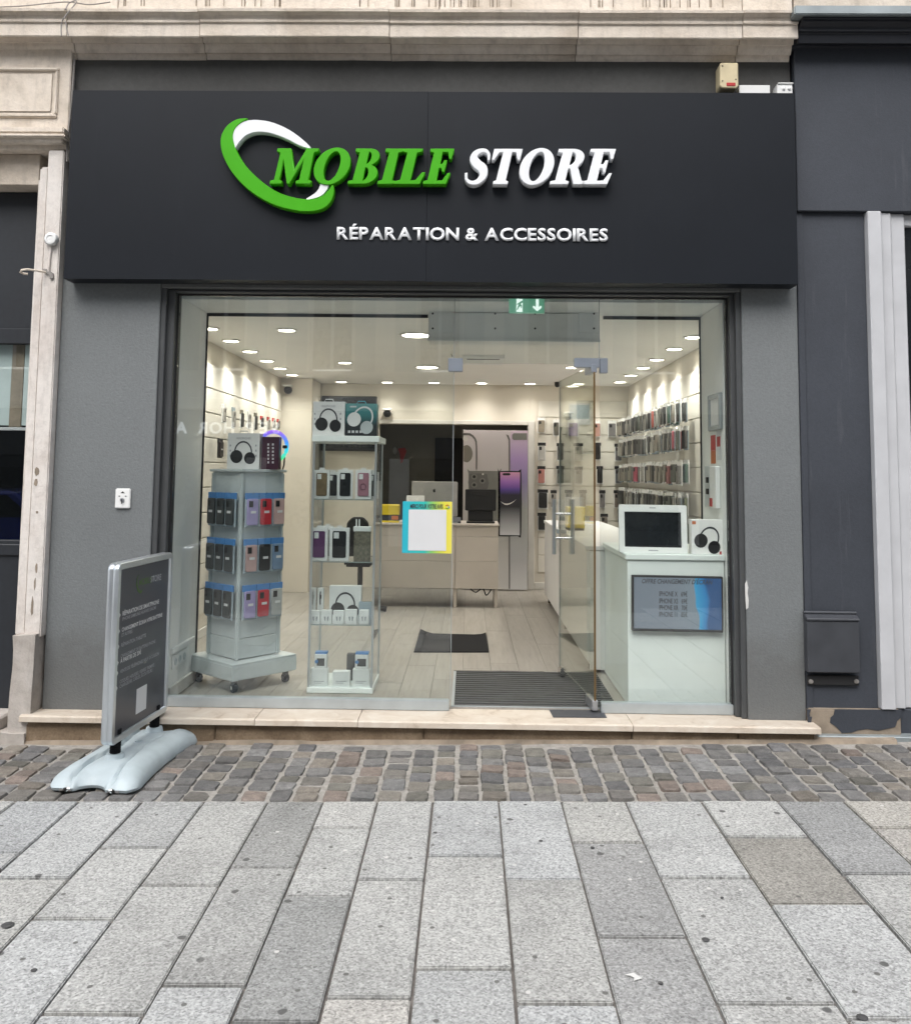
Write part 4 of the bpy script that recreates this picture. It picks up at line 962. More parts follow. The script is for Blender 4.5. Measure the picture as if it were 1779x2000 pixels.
def headphones_print(parent, cx, cz, s, Y, band='print_dark', cup='black_matte', pad='black_plastic', tilt=0):
    """headphones shown on a carton: relief print of band and two cups"""
    Rm = lambda pts: [(cx+(x*math.cos(tilt)-z*math.sin(tilt))*s, cz+(x*math.sin(tilt)+z*math.cos(tilt))*s) for x, z in pts]
    prism('printed_band', Rm(arc(0, 0, .5, .62, -8, 172, 18)+arc(0, -.01, .43, .54, 172, -8, 18)), 'y', Y-.0012, Y-.0001, band, parent)
    prism('printed_cup', Rm(arc(-.36, -.24, .34, .36, 0, 340, 18)), 'y', Y-.0024, Y-.0013, cup, parent)
    prism('printed_cup', Rm(arc(.38, -.32, .31, .33, 0, 340, 18)), 'y', Y-.0024, Y-.0013, pad, parent)
def carton(name, label, u0, u1, v0, v1, Y, d, mat, cat='box', group=None, tab=False, tabmat=None):
    a, b = on_y(u0, v1, Y), on_y(u1, v0, Y)
    t = thing(name, label, cat, ((a.x+b.x)/2, Y+d/2, a.z), group=group)
    box('carton', a.x, b.x, Y, Y+d, a.z, b.z, mat, t, .002)
    if tab:
        c = (a.x+b.x)/2; prism('hang_tab', [(c-.03, b.z+.0005), (c+.03, b.z+.0005), (c+.024, b.z+.018), (c-.024, b.z+.018)], 'y', Y+.003, Y+.006, tabmat or mat, t)
    return t, a, b

# ------------------------------------------------------------------ case tower on castors (gondola)
GC = Vector((X_(474, 1290, .66), .66, 0)); GR = math.radians(49)
gon = thing('case_display_tower', 'grey four-sided display tower on castors hung with phone cases', 'display stand', GC, GR)
zt_g = Z_(490, 922, .46)
hb, hc = .24, .152
box('base_tray', -hb, hb, -hb, hb, .075, .165, 'gondola_grey', gon, .006, True, 2)
box('tray_top', -hb+.004, hb-.004, -hb+.004, hb-.004, .1655, .175, 'gondola_post', gon, .003, True)
for sx in (-1, 1):
    for sy in (-1, 1):
        cs = tube('castor', [(sx*(hb-.05)-.012, sy*(hb-.05), .028), (sx*(hb-.05)+.012, sy*(hb-.05), .028)], .028, 'rubber', gon, True, 14)
        box('castor_fork', sx*(hb-.05)-.018, sx*(hb-.05)+.018, sy*(hb-.05)-.01, sy*(hb-.05)+.01, .03, .0745, 'black_plastic', cs, .003, True)
        lathe('castor_hub', [(.012, -.019), (.012, .019)], (sx*(hb-.05), sy*(hb-.05), .028), 'x', 'chrome', cs, True, 10)
secs = [(.18, .30), (.303, .42), (.423, .72), (.723, 1.02), (1.023, zt_g-.165), (zt_g-.162, zt_g)]
for n_, (a, b) in enumerate(secs): box('side_panel', -hc, hc, -hc, hc, a, b, 'gondola_grey', gon, .003, True)
for sx in (-1, 1):
    for sy in (-1, 1): box('corner_post', sx*hc-.014, sx*hc+.014, sy*hc-.014, sy*hc+.014, .176, zt_g-.001, 'gondola_post', gon, .008, True, 2)
box('top_board', -hc-.022, hc+.022, -hc-.022, hc+.022, zt_g+.0005, zt_g+.018, 'gondola_grey', gon, .003, True)
RG = Matrix.Rotation(GR, 3, 'Z')
tiers = [Z_(480, 962, .46), Z_(475, 1052, .46), Z_(470, 1142, .46)]
LIL, REDC, PNK, DRK, BLK, BLU, WHT = (.36, .31, .55), (.50, .02, .035), (.52, .36, .35), (.055, .062, .065), (.012, .013, .014), (.16, .25, .38), (.42, .44, .43)
right_cols = [[('lilac', LIL), ('red', REDC), ('pale pink', PNK)], [('rose', PNK), ('black', BLK), ('grey-blue', BLU)], [('lilac', LIL), ('red', REDC), ('silvery', WHT)]]
TN = ['top', 'middle', 'bottom']; CN = ['first column', 'middle column', 'last column']
for ti, z in enumerate(tiers):
    for k in range(3):
        # right face = local -y face
        lx = -.1+.1*k
        pos = GC+RG @ Vector((lx, -hc-.035, 0)); pos.z = z
        nm, cc_ = right_cols[ti][k]
        hang_pack(pos, GR, cc_, '%s case pack, right face of the display tower, %s tier, %s' % (nm, TN[ti], CN[k]), 'case packs on the display tower', w=.094, h=.212)
        # left face = local -x face
        ly = -.1+.1*k
        pos = GC+RG @ Vector((-hc-.035, ly, 0)); pos.z = z
        hang_pack(pos, GR-PI/2, DRK, 'dark grey case pack, left face of the display tower, %s tier, %s' % (TN[ti], CN[k]), 'case packs on the display tower', w=.094, h=.212)
# boxes on top of the tower
zg = zt_g+.018
Yg = .58
def on_top(u0, u1, v0, Y, zb, d, name, label, mat, **k):
    x0_, x1_ = X_(u0, 880, Y), X_(u1, 880, Y); z1_ = Z_((u0+u1)/2, v0, Y)
    t = thing(name, label, k.get('cat', 'box'), ((x0_+x1_)/2, Y+d/2, zb+.0005), group=k.get('group'))
    box('carton', x0_, x1_, Y, Y+d, zb+.0005, z1_, mat, t, .002)
    if k.get('tab'):
        c = (x0_+x1_)/2; tube('hang_tab', [(c-.028, Y+.005, z1_+.0005), (c-.022, Y+.005, z1_+.014), (c+.022, Y+.005, z1_+.014), (c+.028, Y+.005, z1_+.0005)], .0035, mat if k['tab'] is True else k['tab'], t, n=6)
    return t, x0_, x1_, z1_
t, a, b, z1 = on_top(444, 507, 846, Yg, zg, .09, 'headphone_box', 'white headphone carton standing on the case display tower', 'white_card', tab=True)
headphones_print(t, (a+b)/2-.002, zg+(z1-zg)*.47, .115, Yg); text_px('heading', 'HEADPHONES', 462, 490, 854, 858, Yg-.001, 'print_grey', t, .01)
for u in (450, 500):
    for v in (870, 880, 890): p = on_y(u, v, Yg); box('icon_mark', p.x-.004, p.x+.004, Yg-.001, Yg-.0002, p.z-.006, p.z+.006, 'print_grey', t, bev=0)
plain('plum_card', (.05, .014, .03), .4, var=.25)
t, a, b, z1 = on_top(511, 545, 853, Yg-.01, zg, .07, 'gadget_box', 'narrow dark plum carton with white icons beside the headphone carton', 'plum_card')
for i in range(2):
    for j in range(6): p = on_y(524+9*i, 868+7*j, Yg-.01); box('icon_mark', p.x-.0055, p.x+.0055, Yg-.0112, Yg-.0102, p.z-.0065, p.z+.0065, 'print_white', t, bev=0)
grad('ring_glow', [(0, (.10, .75, .10, 1)), (.35, (.05, .65, .75, 1)), (.65, (.06, .25, .85, 1)), (1, (.28, .10, .75, 1))], 2, -.1, .1, .4, .55)
q = on_y(534, 872, Yg+.1)
rg = thing('ring_light', 'glowing rainbow ring lamp behind the plum carton', 'ring lamp', (q.x, Yg+.1, zg))
R0 = .088
pts = [(R0*math.cos(a_), 0, R0*math.sin(a_)*1.08) for a_ in [math.radians(-60+t_*9) for t_ in range(27)]]
o = tube('lit_ring', pts, .0125, 'ring_glow', rg, True, 10); o.location = (0, 0, q.z-zg)
box('clip', .062, .092, -.02, .012, q.z-zg-.012, q.z-zg+.008, 'black_plastic', rg, .003, True); tube('stand', [(.076, .004, q.z-zg), (.07, .01, .03), (.06, .015, .001)], .005, 'black_plastic', rg, True)

# ------------------------------------------------------------------ glass showcase tower
TY0, TY1 = .40, .80; TX0, TX1 = X_(599, 1340, TY0), X_(728, 1340, TY0)
cab = thing('glass_showcase', 'tall narrow glass showcase with white top and base behind the window', 'display case', ((TX0+TX1)/2, .6, 0))
zt0, zt1 = Z_(672, 863, TY0), Z_(672, 851, TY0)
box('base', TX0, TX1, TY0, TY1, .001, .035, 'white_gloss', cab, .003); box('top', TX0-.004, TX1+.014, TY0-.008, TY1+.01, zt0, zt1, 'white_gloss', cab, .003)
for x in (TX0+.008, TX1-.008):
    for y in (TY0+.008, TY1-.008): box('corner_post', x-.0065, x+.0065, y-.0065, y+.0065, .0355, zt0-.001, 'aluminium', cab, .002)
box('glass_side', TX0+.016, TX1-.016, TY0+.005, TY0+.010, .036, zt0-.001, 'shelf_glass', cab, 0)
box('glass_side', TX1-.011, TX1-.006, TY0+.016, TY1-.016, .036, zt0-.001, 'shelf_glass', cab, 0); box('glass_side', TX0+.006, TX0+.011, TY0+.016, TY1-.016, .036, zt0-.001, 'shelf_glass', cab, 0)
shz = [Z_(672, v, TY0+.02) for v in (975, 1097, 1220)]
plain('shelf_edge', (.30, .36, .36), .25, var=.1)
for z in shz: sh_ = box('glass_shelf', TX0+.017, TX1-.017, TY0+.018, TY1-.018, z-.006, z, 'shelf_glass', cab, 0); box('shelf_edge', TX0+.017, TX1-.017, TY0+.0165, TY0+.0178, z-.006, z, 'shelf_edge', sh_, 0)
ty = TY0+.05
grp = 'boxed phone cases in the glass showcase'
def shelf_case(u0, u1, v0, z, colr, label, Y=ty, bump='white_plastic'):
    x0_, x1_ = X_(u0, 1000, Y), X_(u1, 1000, Y); h = Z_((u0+u1)/2, v0, Y)-z
    return case_box(x0_, Y, z+.0005, x1_-x0_, h, colr, label, grp, bump=bump)
shelf_case(612, 642, 918, shz[0], (.22, .155, .085), 'boxed brown phone case on the upper shelf of the glass showcase')
shelf_case(658, 688, 918, shz[0], (.012, .012, .014), 'boxed black phone case in the middle of the upper showcase shelf')
shelf_case(693, 724, 918, shz[0], (.42, .20, .25), 'boxed pink phone case with ring mark at the right of the upper showcase shelf')
p = on_y(709, 951, ty-.006)
_pc = bpy.data.objects['boxed_phone_case.002']
tube('ring_mark', [(p.x+.017*math.cos(2*PI*k_/18), ty-.0058, p.z+.019*math.sin(2*PI*k_/18)) for k_ in range(19)], .0022, 'plum_card', _pc, n=5)
shelf_case(638, 660, 922, shz[0], (.05, .05, .055), 'boxed dark phone case set back between the brown and black ones', Y=ty+.10)
shelf_case(718, 738, 922, shz[0], (.16, .17, .17), 'boxed grey phone case set back at the right end of the upper shelf', Y=ty+.10)
shelf_case(608, 641, 1031, shz[1], (.13, .045, .14), 'boxed purple phone case on the middle shelf of the glass showcase')
shelf_case(645, 683, 1031, shz[1], (.012, .012, .013), 'boxed black phone case with clear back on the middle showcase shelf')
shelf_case(628, 652, 1028, shz[1], (.3, .3, .3), 'boxed grey phone case set back behind the purple one', Y=ty+.1)
t, a, b = carton('adapter_box', 'white charger carton with two prongs upright on the middle showcase shelf', 690, 724, 1029, 1038, ty+.04, .05, 'white_card')
lo = shz[1]
for x in (a.x+.016, a.x+.034): tube('plug_prong', [(x, ty+.06, b.z), (x, ty+.06, b.z+.045)], .0045, 'white_plastic', t)
t.location.z = lo; dz_ = a.z-lo
for ch_ in t.children: ch_.location.z += dz_
plain('mottled_card', (.16, .145, .11), .5, var=.55, scale=60)
box('lower_carton', a.x+.004, b.x-.002, ty+.045, ty+.085, lo+.0005, a.z-.0005, 'mottled_card', t, .002)
# third shelf
lo = shz[2]
for n_, (u0, u1) in enumerate(((605, 617), (619, 632))):
    t, a, b = carton('cable_box', ['narrow white cable carton at the left of the lower showcase shelf', 'narrow white cable carton beside the leftmost one on the lower showcase shelf'][n_], u0, u1, 1149, 1216, ty+.09, .03, 'white_card', group='cable cartons in the showcase')
    t.children[0].scale.z = 1
    c = (a.x+b.x)/2; tube('printed_cable', [(c, ty+.0885, a.z+.11), (c-.002, ty+.0885, a.z+.16), (c, ty+.0885, b.z-.02)], .004, 'print_dark', t, n=5)
    box('printed_plug', c-.006, c+.006, ty+.0865, ty+.0895, b.z-.065, b.z-.04, 'black_plastic', t, bev=.001)
t, a, b = carton('headphone_box', 'white headphone carton on the lower shelf of the glass showcase', 642, 706, 1145, 1218, ty+.08, .05, 'white_card')
headphones_print(t, (a.x+b.x)/2, a.z+(b.z-a.z)*.50, .125, ty+.08)
for n_, (u0, u1, v0) in enumerate(((606, 625, 1193), (627, 648, 1192), (650, 672, 1193), (674, 697, 1191), (701, 720, 1192))):
    t, a, b = carton('earbud_box', 'small white earbud carton on the lower showcase shelf, %s from the left' % ORD[n_], u0, u1, v0, 1219, ty-.01, .03, 'white_card', group='small earbud cartons')
    t.location.z += 0; c = (a.x+b.x)/2
    for s in (-1, 1): tube('printed_earbud', [(c+s*.010, ty-.0115, a.z+.045), (c+s*.008, ty-.0115, a.z+.02)], [.006, .003], 'print_grey', t, n=6)
t, a, b = carton('blister_pack', 'clear blister pack leaning at the right end of the lower showcase shelf', 700, 726, 1176, 1219, ty+.05, .03, 'clear_bag', 'pack')
# base
lo = .035
bx_ = [('white_box', 'white carton at the left on the showcase base', 606, 640, 1306, 1348, 'white_card', 0), ('white_box', 'white carton with a round seal in the middle of the showcase base', 649, 683, 1312, 1348, 'white_card', 0), ('white_box', 'white carton at the right on the showcase base', 688, 722, 1308, 1348, 'white_card', 0),
       ('watch_box', 'small watch carton with dark face stacked on the left base carton', 614, 638, 1279, 1306, 'white_card', 1), ('watch_box', 'small blue watch carton stacked on the right base carton', 693, 719, 1280, 1307, 'white_card', 1),
       ('dark_box', 'black carton standing at the back of the showcase base', 676, 700, 1278, 1340, 'black_matte', 2)]
for nm, lab, u0, u1, v0, v1, m_, kind in bx_:
    Y = ty-.015 if kind < 2 else ty+.14
    t, a, b = carton(nm, lab, u0, u1, v0, v1, Y, .05, m_)
    if kind == 1:
        box('printed_face', a.x+.014, b.x-.012, Y-.001, Y-.0002, a.z+.016, b.z-.022, 'black_plastic', t, bev=0); box('blue_lid', a.x, b.x, Y+.012, Y+.062, b.z+.0005, b.z+.014, 'blue', t, .002)
        p_ = arc(a.x+.012, (a.z+b.z)/2, .011, .011, 0, 340, 12); prism('printed_badge', p_, 'y', Y-.0018, Y-.0011, 'blue', t)
    if kind == 0: box('print_line', a.x+.02, b.x-.02, Y-.001, Y-.0002, a.z+.05, a.z+.054, 'print_grey', t, bev=0); box('print_line', a.x+.02, b.x-.035, Y-.001, Y-.0002, a.z+.04, a.z+.043, 'print_grey', t, bev=0)
# cartons on top
zc = zt1
t, a, b, z1 = on_top(609, 672, 784, TY0+.05, zc, .09, 'headphone_box', 'white headphone carton on top of the glass showcase', 'white_card', tab=True)
headphones_print(t, (a+b)/2-.002, zc+(z1-zc)*.47, .115, TY0+.05); text_px('heading', 'HEADPHONES', 628, 655, 791, 795, TY0+.049, 'print_grey', t, .01)
for u in (615, 665):
    for v in (808, 818, 828): p = on_y(u, v, TY0+.05); box('icon_mark', p.x-.004, p.x+.004, TY0+.049, TY0+.0498, p.z-.006, p.z+.006, 'print_grey', t, bev=0)
grad('teal_card', [(0, (.02, .022, .025, 1)), (.35, (.02, .028, .032, 1)), (.65, (.05, .20, .21, 1)), (1, (.09, .33, .33, 1))], 2, 0, .2, .4)
t, a, b, z1 = on_top(673, 735, 788, TY0+.055, zc, .09, 'headphone_box', 'teal and black headphone carton beside the white one on the showcase', 'teal_card', tab='teal')
headphones_print(t, (a+b)/2+.010, zc+(z1-zc)*.55, .125, TY0+.055, 'white_plastic', 'white_plastic', 'gondola_post', -.45)
for k in range(4): p = on_y(682+7.5*k, 843, TY0+.055); box('icon_mark', p.x-.0075, p.x+.0075, TY0+.0535, TY0+.0545, p.z-.0075, p.z+.0075, 'print_white', t, bev=0)
p = on_y(690, 794, TY0+.055); box('icon_mark', p.x-.02, p.x+.02, TY0+.0535, TY0+.0545, p.z-.005, p.z+.005, 'print_white', t, bev=0)

# ------------------------------------------------------------------ white plinth with screen
PY0, PY1 = .20, 1.10; PX0, PX1 = X_(1226, 1250, PY0), 1.482
zp0, zp1 = .003, Z_(1310, 1083, PY0)
ped = thing('display_plinth', 'white lacquered display plinth with a sloping side behind the right pane', 'plinth', ((PX0+PX1)/2, .7, 0))
box('body', PX0, PX1, PY0, PY1, zp0, zp1-.035, 'white_gloss', ped, .004); box('top', PX0-.012, PX1+.004, PY0-.012, PY1, zp1-.034, zp1, 'white_gloss', ped, .005)
a, b = on_y(1234, 1233, PY0-.03), on_y(1411, 1126, PY0-.03)
tv = thing('plinth_screen', 'flat screen with repair price offer mounted on the white plinth', 'screen', ((a.x+b.x)/2, PY0-.02, a.z))
tv.rotation_euler = (0, math.radians(.35), 0)
box('bezel', a.x, b.x, PY0-.034, PY0-.001, a.z, b.z, 'black_plastic', tv, .004)
W_ = b.x-a.x; H_ = b.z-a.z
k = NT('screen_image'); tc = k.n('TexCoord'); sp = k.n('SeparateXYZ'); k.l(tc.outputs['Object'], sp.inputs[0])
mr = k.n('MapRange'); mr.inputs[1].default_value = -W_/2; mr.inputs[2].default_value = W_/2
wv = k.noise(4.5, tc.outputs['Object'], 1); mm = k.n('Math', operation='MULTIPLY_ADD'); k.l(wv, mm.inputs[0]); mm.inputs[1].default_value = .16; k.l(sp.outputs[0], mm.inputs[2]); k.l(mm.outputs[0], mr.inputs[0])
c = k.ramp(mr.outputs[0], [(0, (.11, .13, .16, 1)), (.55, (.13, .15, .18, 1)), (.86, (.14, .17, .2, 1)), (.875, (.03, .21, .38, 1)), (.96, (.02, .13, .30, 1)), (1, (.02, .06, .15, 1))])
k.l(c, k.b.inputs['Base Color']); k.b.inputs['Roughness'].default_value = .18; k.l(c, k.b.inputs['Emission Color']); k.b.inputs['Emission Strength'].default_value = .35
box('display_panel', a.x+.011, b.x-.011, PY0-.0355, PY0-.0345, a.z+.016, b.z-.011, 'screen_image', tv, 0)
yt = PY0-.0362
text_px('screen_text', "OFFRE CHANGEMENT D'ÉCRAN", 1253, 1391, 1130, 1140, yt, 'print_dark', tv, .02, shear=.25)
for s_, v in (('IPHONE X   69€', 1155), ('IPHONE XS   69€', 1169), ('IPHONE XR   70€', 1182), ('IPHONE 11   85€', 1195)): text_px('screen_text', s_, 1287, 1342, v, v+10, yt, 'print_dark', tv, .018)
# white framed tablet leaning on the plinth, headphone carton
a, b = on_y(1212, 1082, PY0+.05), on_y(1342, 988, PY0+.05)
tb = thing('framed_display', 'white framed dark display standing on the plinth', 'display', ((a.x+b.x)/2, PY0+.08, zp1+.0005)); tb.rotation_euler = (-.12, 0, math.radians(-6))
W_, H_ = b.x-a.x, b.z-zp1
fm_ = fill_mesh([case_poly(W_, H_, .008), [(p[0], p[1]-.004) for p in case_poly(W_-.06, H_-.07, .002)]], .024, .002); fm_.transform(UP); fm_.transform(Matrix.Translation((0, 0, H_/2)))
link('frame', fm_, 'white_plastic', tb)
box('screen', -W_/2+.02, W_/2-.02, -.004, .012, .02, H_-.02, 'dark_glass', tb, 0, True); box('rest', -.06, .06, .014, .06, 0.001, .012, 'white_plastic', tb, .002, True)
for z, x1_ in ((H_-.016, .018), (.014, .028)): box('lettering_mark', -x1_, x1_, -.0152, -.0144, z-.003, z+.003, 'print_grey', tb, 0, True)
Y = PY0+.04
t, a, b, z1 = on_top(1349, 1412, 1015, Y, zp1, .07, 'headphone_box', 'white headphone carton with orange corner logo on the plinth', 'white_card')
headphones_print(t, (a+b)/2+.006, zp1+(z1-zp1)*.45, .115, Y, tilt=-.35)
p = on_y(1355, 1021, Y); box('logo_mark', p.x-.011, p.x+.011, Y-.0012, Y-.0002, p.z-.009, p.z+.009, 'orange', t, bev=0)
p = on_y(1407, 1080, Y); box('logo_mark', p.x-.006, p.x+.006, Y-.0012, Y-.0002, p.z-.009, p.z+.009, 'red', t, bev=0)

# ------------------------------------------------------------------ right-hand counter along the wall
RCX = .80
rc = thing('side_counter', 'long white counter running back along the right side of the shop', 'counter', (1.1, 2.7, 0))
zc1 = Z_(1140, 1066, 1.06)
for i in range(3):
    y0_, y1_ = 1.06+i*1.11, 1.06+(i+1)*1.11
    box('front_panel', RCX, RCX+.02, y0_+.002, y1_-.002, .08, zc1-.03, 'counter_white', rc, .003)
box('end_panel', RCX+.021, 1.36, 1.06, 1.08, .02, zc1-.031, 'counter_white', rc, .003); box('carcass', RCX+.021, 1.36, 1.081, 4.39, .05, zc1-.031, 'counter_white', rc, .002)
box('worktop', RCX-.01, 1.37, 1.05, 4.40, zc1-.029, zc1, 'counter_white', rc, .003)
for y in (1.2, 2.75, 4.3): box('leg', RCX+.03, RCX+.07, y-.02, y+.02, .0005, .079, 'black_plastic', rc, .002)
def small(name, label, cat, u0, u1, v0, v1, Y, d, mat, z=None):
    a, b = on_y(u0, v1, Y), on_y(u1, v0, Y); z0_ = a.z if z is None else z
    t = thing(name, label, cat, ((a.x+b.x)/2, Y+d/2, z0_)); return t, a.x, b.x, z0_, b.z
t, a, b, z0, z1 = small('leaflet_holder', 'clear leaflet holder with white sheet on the side counter', 'leaflet holder', 1090, 1104, 975, 1030, 2.3, .05, 'white_card', zc1+.0005)
box('sheet', a, b, 2.31, 2.315, z0+.01, z1, 'white_card', t, .001); box('holder', a-.01, b+.01, 2.30, 2.36, z0, z0+.03, 'clear_bag', t, .003)
t, a, b, z0, z1 = small('yellow_box', 'flat yellow carton on the far part of the side counter', 'box', 1108, 1142, 991, 1022, 2.7, .2, 'yellow', zc1+.0005)
box('carton', a, b, 2.7, 2.9, z0+.02, z1, 'yellow', t, .003); box('tray', a+.004, b-.004, 2.705, 2.895, z0, z0+.0195, 'black_matte', t, .002)

# ------------------------------------------------------------------ cash counter and what stands on it
CY = 3.87
cx0, cx1 = X_(728, 1100, CY), X_(973, 1100, CY); cz0, cz1 = Z_(900, 1150, CY), Z_(900, 1023, CY)
cc = thing('cash_counter', 'beige cash counter on panel legs in the middle of the shop', 'counter', ((cx0+cx1)/2, CY+.3, 0))
cm = X_(889, 1100, CY)
zh = [cz0, cz0+(cz1-cz0)*.42, cz0+(cz1-cz0)*.80, cz1-.021]
for (a, b) in ((cx0, cm-.002), (cm+.002, cx1)):
    for z0, z1 in zip(zh, zh[1:]): box('front_panel', a, b, CY, CY+.018, z0+.001, z1-.001, 'counter_front', cc, .002)
box('worktop', cx0-.005, cx1+.008, CY-.012, CY+.62, cz1-.02, cz1, 'counter_front', cc, .003)
for x in (cm, cx1-.02, cx0+.02): box('leg_panel', x-.016, x+.016, CY+.02, CY+.58, .001, cz1-.0205, 'counter_front', cc, .002)
tube('trailing_cable', crom([(cx1-.30, CY+.3, cz0-.01), (cx1-.22, CY+.28, cz0-.07), (cx1-.15, CY+.25, cz0-.02), (cx1-.11, CY+.3, cz0-.10), (cx1-.06, CY+.28, cz0-.04)], 5, False), .006, 'black_matte', cc)
def on_counter(name, label, cat, u0, u1, v0, d, Y=CY+.1): return small(name, label, cat, u0, u1, v0, 1023, Y, d, None, cz1+.0005)
t, a, b, z0, z1 = on_counter('desktop_computer', 'silver all-in-one computer seen from behind on the cash counter', 'computer', 803, 894, 941, .2, CY+.25)
Y = CY+.25
zz0 = z0+(z1-z0)*.14
prism('back_shell', [(a, zz0+.01), (a+.01, zz0), (b-.01, zz0), (b, zz0+.01), (b, z1-.01), (b-.01, z1), (a+.01, z1), (a, z1-.01)], 'y', Y, Y+.03, 'imac_silver', t, bev=.004)
box('stand', (a+b)/2-.09, (a+b)/2+.09, Y-.01, Y-.001, z0+.008, zz0+.08, 'imac_silver', t, .003); box('foot', (a+b)/2-.09, (a+b)/2+.09, Y-.06, Y+.08, z0, z0+.0075, 'imac_silver', t, .002)
q = on_y(848, 958, Y)
prism('fruit_emblem', [(q.x+x_*.017, q.z+z_*.020) for x_, z_ in crom([(0, .55), (.35, .70), (.72, .55), (.55, .2), (.60, -.1), (.78, -.3), (.5, -.85), (.25, -.98), (0, -.90), (-.25, -.98), (-.6, -.7), (-.8, -.1), (-.7, .45), (-.35, .70)], 3)], 'y', Y-.002, Y-.0005, 'black_plastic', t)
prism('fruit_emblem', [(q.x+x_*.017, q.z+z_*.020) for x_, z_ in [(.0, .75), (.08, 1.05), (.35, 1.25), (.33, .98), (.15, .78)]], 'y', Y-.002, Y-.0005, 'black_plastic', t)
t, a, b, z0, z1 = on_counter('till_terminal', 'black till terminal screen on the right end of the cash counter', 'till', 908, 969, 956, .2, CY+.12); Y = CY+.12
prism('screen_back', [(a, z0+.13), (a+.02, z0+.125), (b-.02, z0+.125), (b, z0+.13), (b, z1-.006), (b-.006, z1), (a+.006, z1), (a, z1-.006)], 'y', Y, Y+.035, 'black_plastic', t, bev=.004)
box('neck', a+.03, b-.03, Y+.01, Y+.05, z0+.021, z0+.124, 'black_plastic', t, .004); box('foot', a+.015, b-.012, Y-.03, Y+.14, z0, z0+.02, 'black_plastic', t, .005)
box('port_cover', a+.06, b-.06, Y-.004, Y-.0005, z1-.06, z1-.025, 'black_matte', t, .001)
t, a, b, z0, z1 = on_counter('yellow_carton', 'yellow topped carton at the left end of the cash counter', 'box', 741, 780, 986, .15, CY+.05); Y = CY+.05
box('lower_tray', a, b, Y, Y+.14, z0+.02, z0+.075, 'print_dark', t, .003); box('yellow_top', a+.002, b-.002, Y-.004, Y+.13, z0+.0755, z1, 'yellow', t, .006); box('base_strip', a-.005, b-.004, Y-.006, Y+.1, z0, z0+.0195, 'yellow', t, .003); box('label_card', a+.12, b-.01, Y-.0015, Y-.0005, z0+.03, z0+.068, 'orange', t, 0)
t, a, b, z0, z1 = on_counter('card_stand', 'white card stand in front of the silver computer', 'card stand', 793, 829, 968, .05, CY+.06)
box('card', a, b, CY+.06, CY+.064, z0, z1, 'white_card', t, .001); box('foot', a+.02, b-.02, CY+.0645, CY+.11, z0, z0+.006, 'white_card', t, .001)
t, a, b, z0, z1 = on_counter('card_reader', 'small dark card reader between the computer and the till', 'card reader', 866, 900, 1005, .08, CY+.04)
prism('body', [(CY+.04, z0), (CY+.14, z0), (CY+.14, z0+.05), (CY+.12, z0+.06), (CY+.04, z0+.02)], 'x', a, b, 'print_dark', t, bev=.003); box('keypad', a+.03, b-.03, CY+.037, CY+.0395, z0+.004, z0+.016, 'grey_metal', t, 0)
# black office chair back behind the showcase
q = on_z(697, 1180, 0); cy = 3.3
a, b = on_y(673, 1170, cy), on_y(722, 1010, cy)
oc = thing('office_chair', 'black office chair half hidden behind the glass showcase', 'chair', ((a.x+b.x)/2, cy, 0))
prism('backrest', [(x, z) for x, z in [(a.x+.01, b.z-.38), (b.x-.01, b.z-.38), (b.x, b.z-.2), (b.x-.01, b.z-.05), (b.x-.06, b.z), (a.x+.06, b.z), (a.x+.01, b.z-.05), (a.x, b.z-.2)]], 'y', cy-.03, cy+.03, 'black_matte', oc, bev=.012)
box('seat', a.x-.02, b.x+.02, cy+.04, cy+.46, .44, .51, 'black_matte', oc, .02, seg=2); tube('gas_column', [((a.x+b.x)/2, cy+.25, .07), ((a.x+b.x)/2, cy+.25, .4395)], .025, 'black_plastic', oc)
box('back_bracket', (a.x+b.x)/2-.03, (a.x+b.x)/2+.03, cy+.0305, cy+.06, .45, b.z-.15, 'black_plastic', oc, .004)
for k_ in range(5):
    an = 2*PI*k_/5; tube('foot', [((a.x+b.x)/2, cy+.25, .075), ((a.x+b.x)/2+.26*math.cos(an), cy+.25+.26*math.sin(an), .03)], [.02, .03], 'black_plastic', oc)

# ------------------------------------------------------------------ tall phone poster
PYY = 5.22
a, b = on_y(902, 1156, PYY), on_y(1031, 841, PYY)
po = thing('phone_poster', 'tall advertising panel with large grey and purple phones at the back', 'poster', ((a.x+b.x)/2, PYY, 0))
W_, H_ = b.x-a.x, b.z-.02
grad('poster_grey', [(0, (.58, .57, .56, 1)), (.3, (.42, .41, .39, 1)), (.55, (.46, .44, .43, 1)), (1, (.60, .55, .57, 1))], 2, 0, H_, .3)
grad('poster_purple', [(0, (.62, .62, .63, 1)), (.18, (.42, .42, .43, 1)), (.5, (.32, .33, .31, 1)), (.68, (.26, .21, .38, 1)), (.82, (.42, .30, .56, 1)), (1, (.62, .50, .60, 1))], 2, 0, H_, .3)
grad('phone_screen', [(0, (.58, .58, .60, 1)), (.28, (.24, .24, .25, 1)), (.45, (.04, .04, .045, 1)), (.64, (.045, .04, .06, 1)), (.72, (.11, .07, .28, 1)), (.85, (.36, .17, .50, 1)), (1, (.66, .34, .48, 1))], 2, 0, Z_(1000, 925, PYY)-Z_(1000, 1048, PYY), .25)
box('panel', a.x, b.x, PYY, PYY+.03, .012, b.z, 'poster_grey', po, .002)
def pp(name, pts, mat, off, th=.0012): return prism(name, [(on_y(u, v, PYY).x, on_y(u, v, PYY).z) for u, v in pts], 'y', PYY-off-th, PYY-off, mat, po)
box('printed_screen', X_(996, 1000, PYY), b.x-.002, PYY-.0014, PYY-.0002, .013, b.z-.004, 'poster_purple', po, 0)
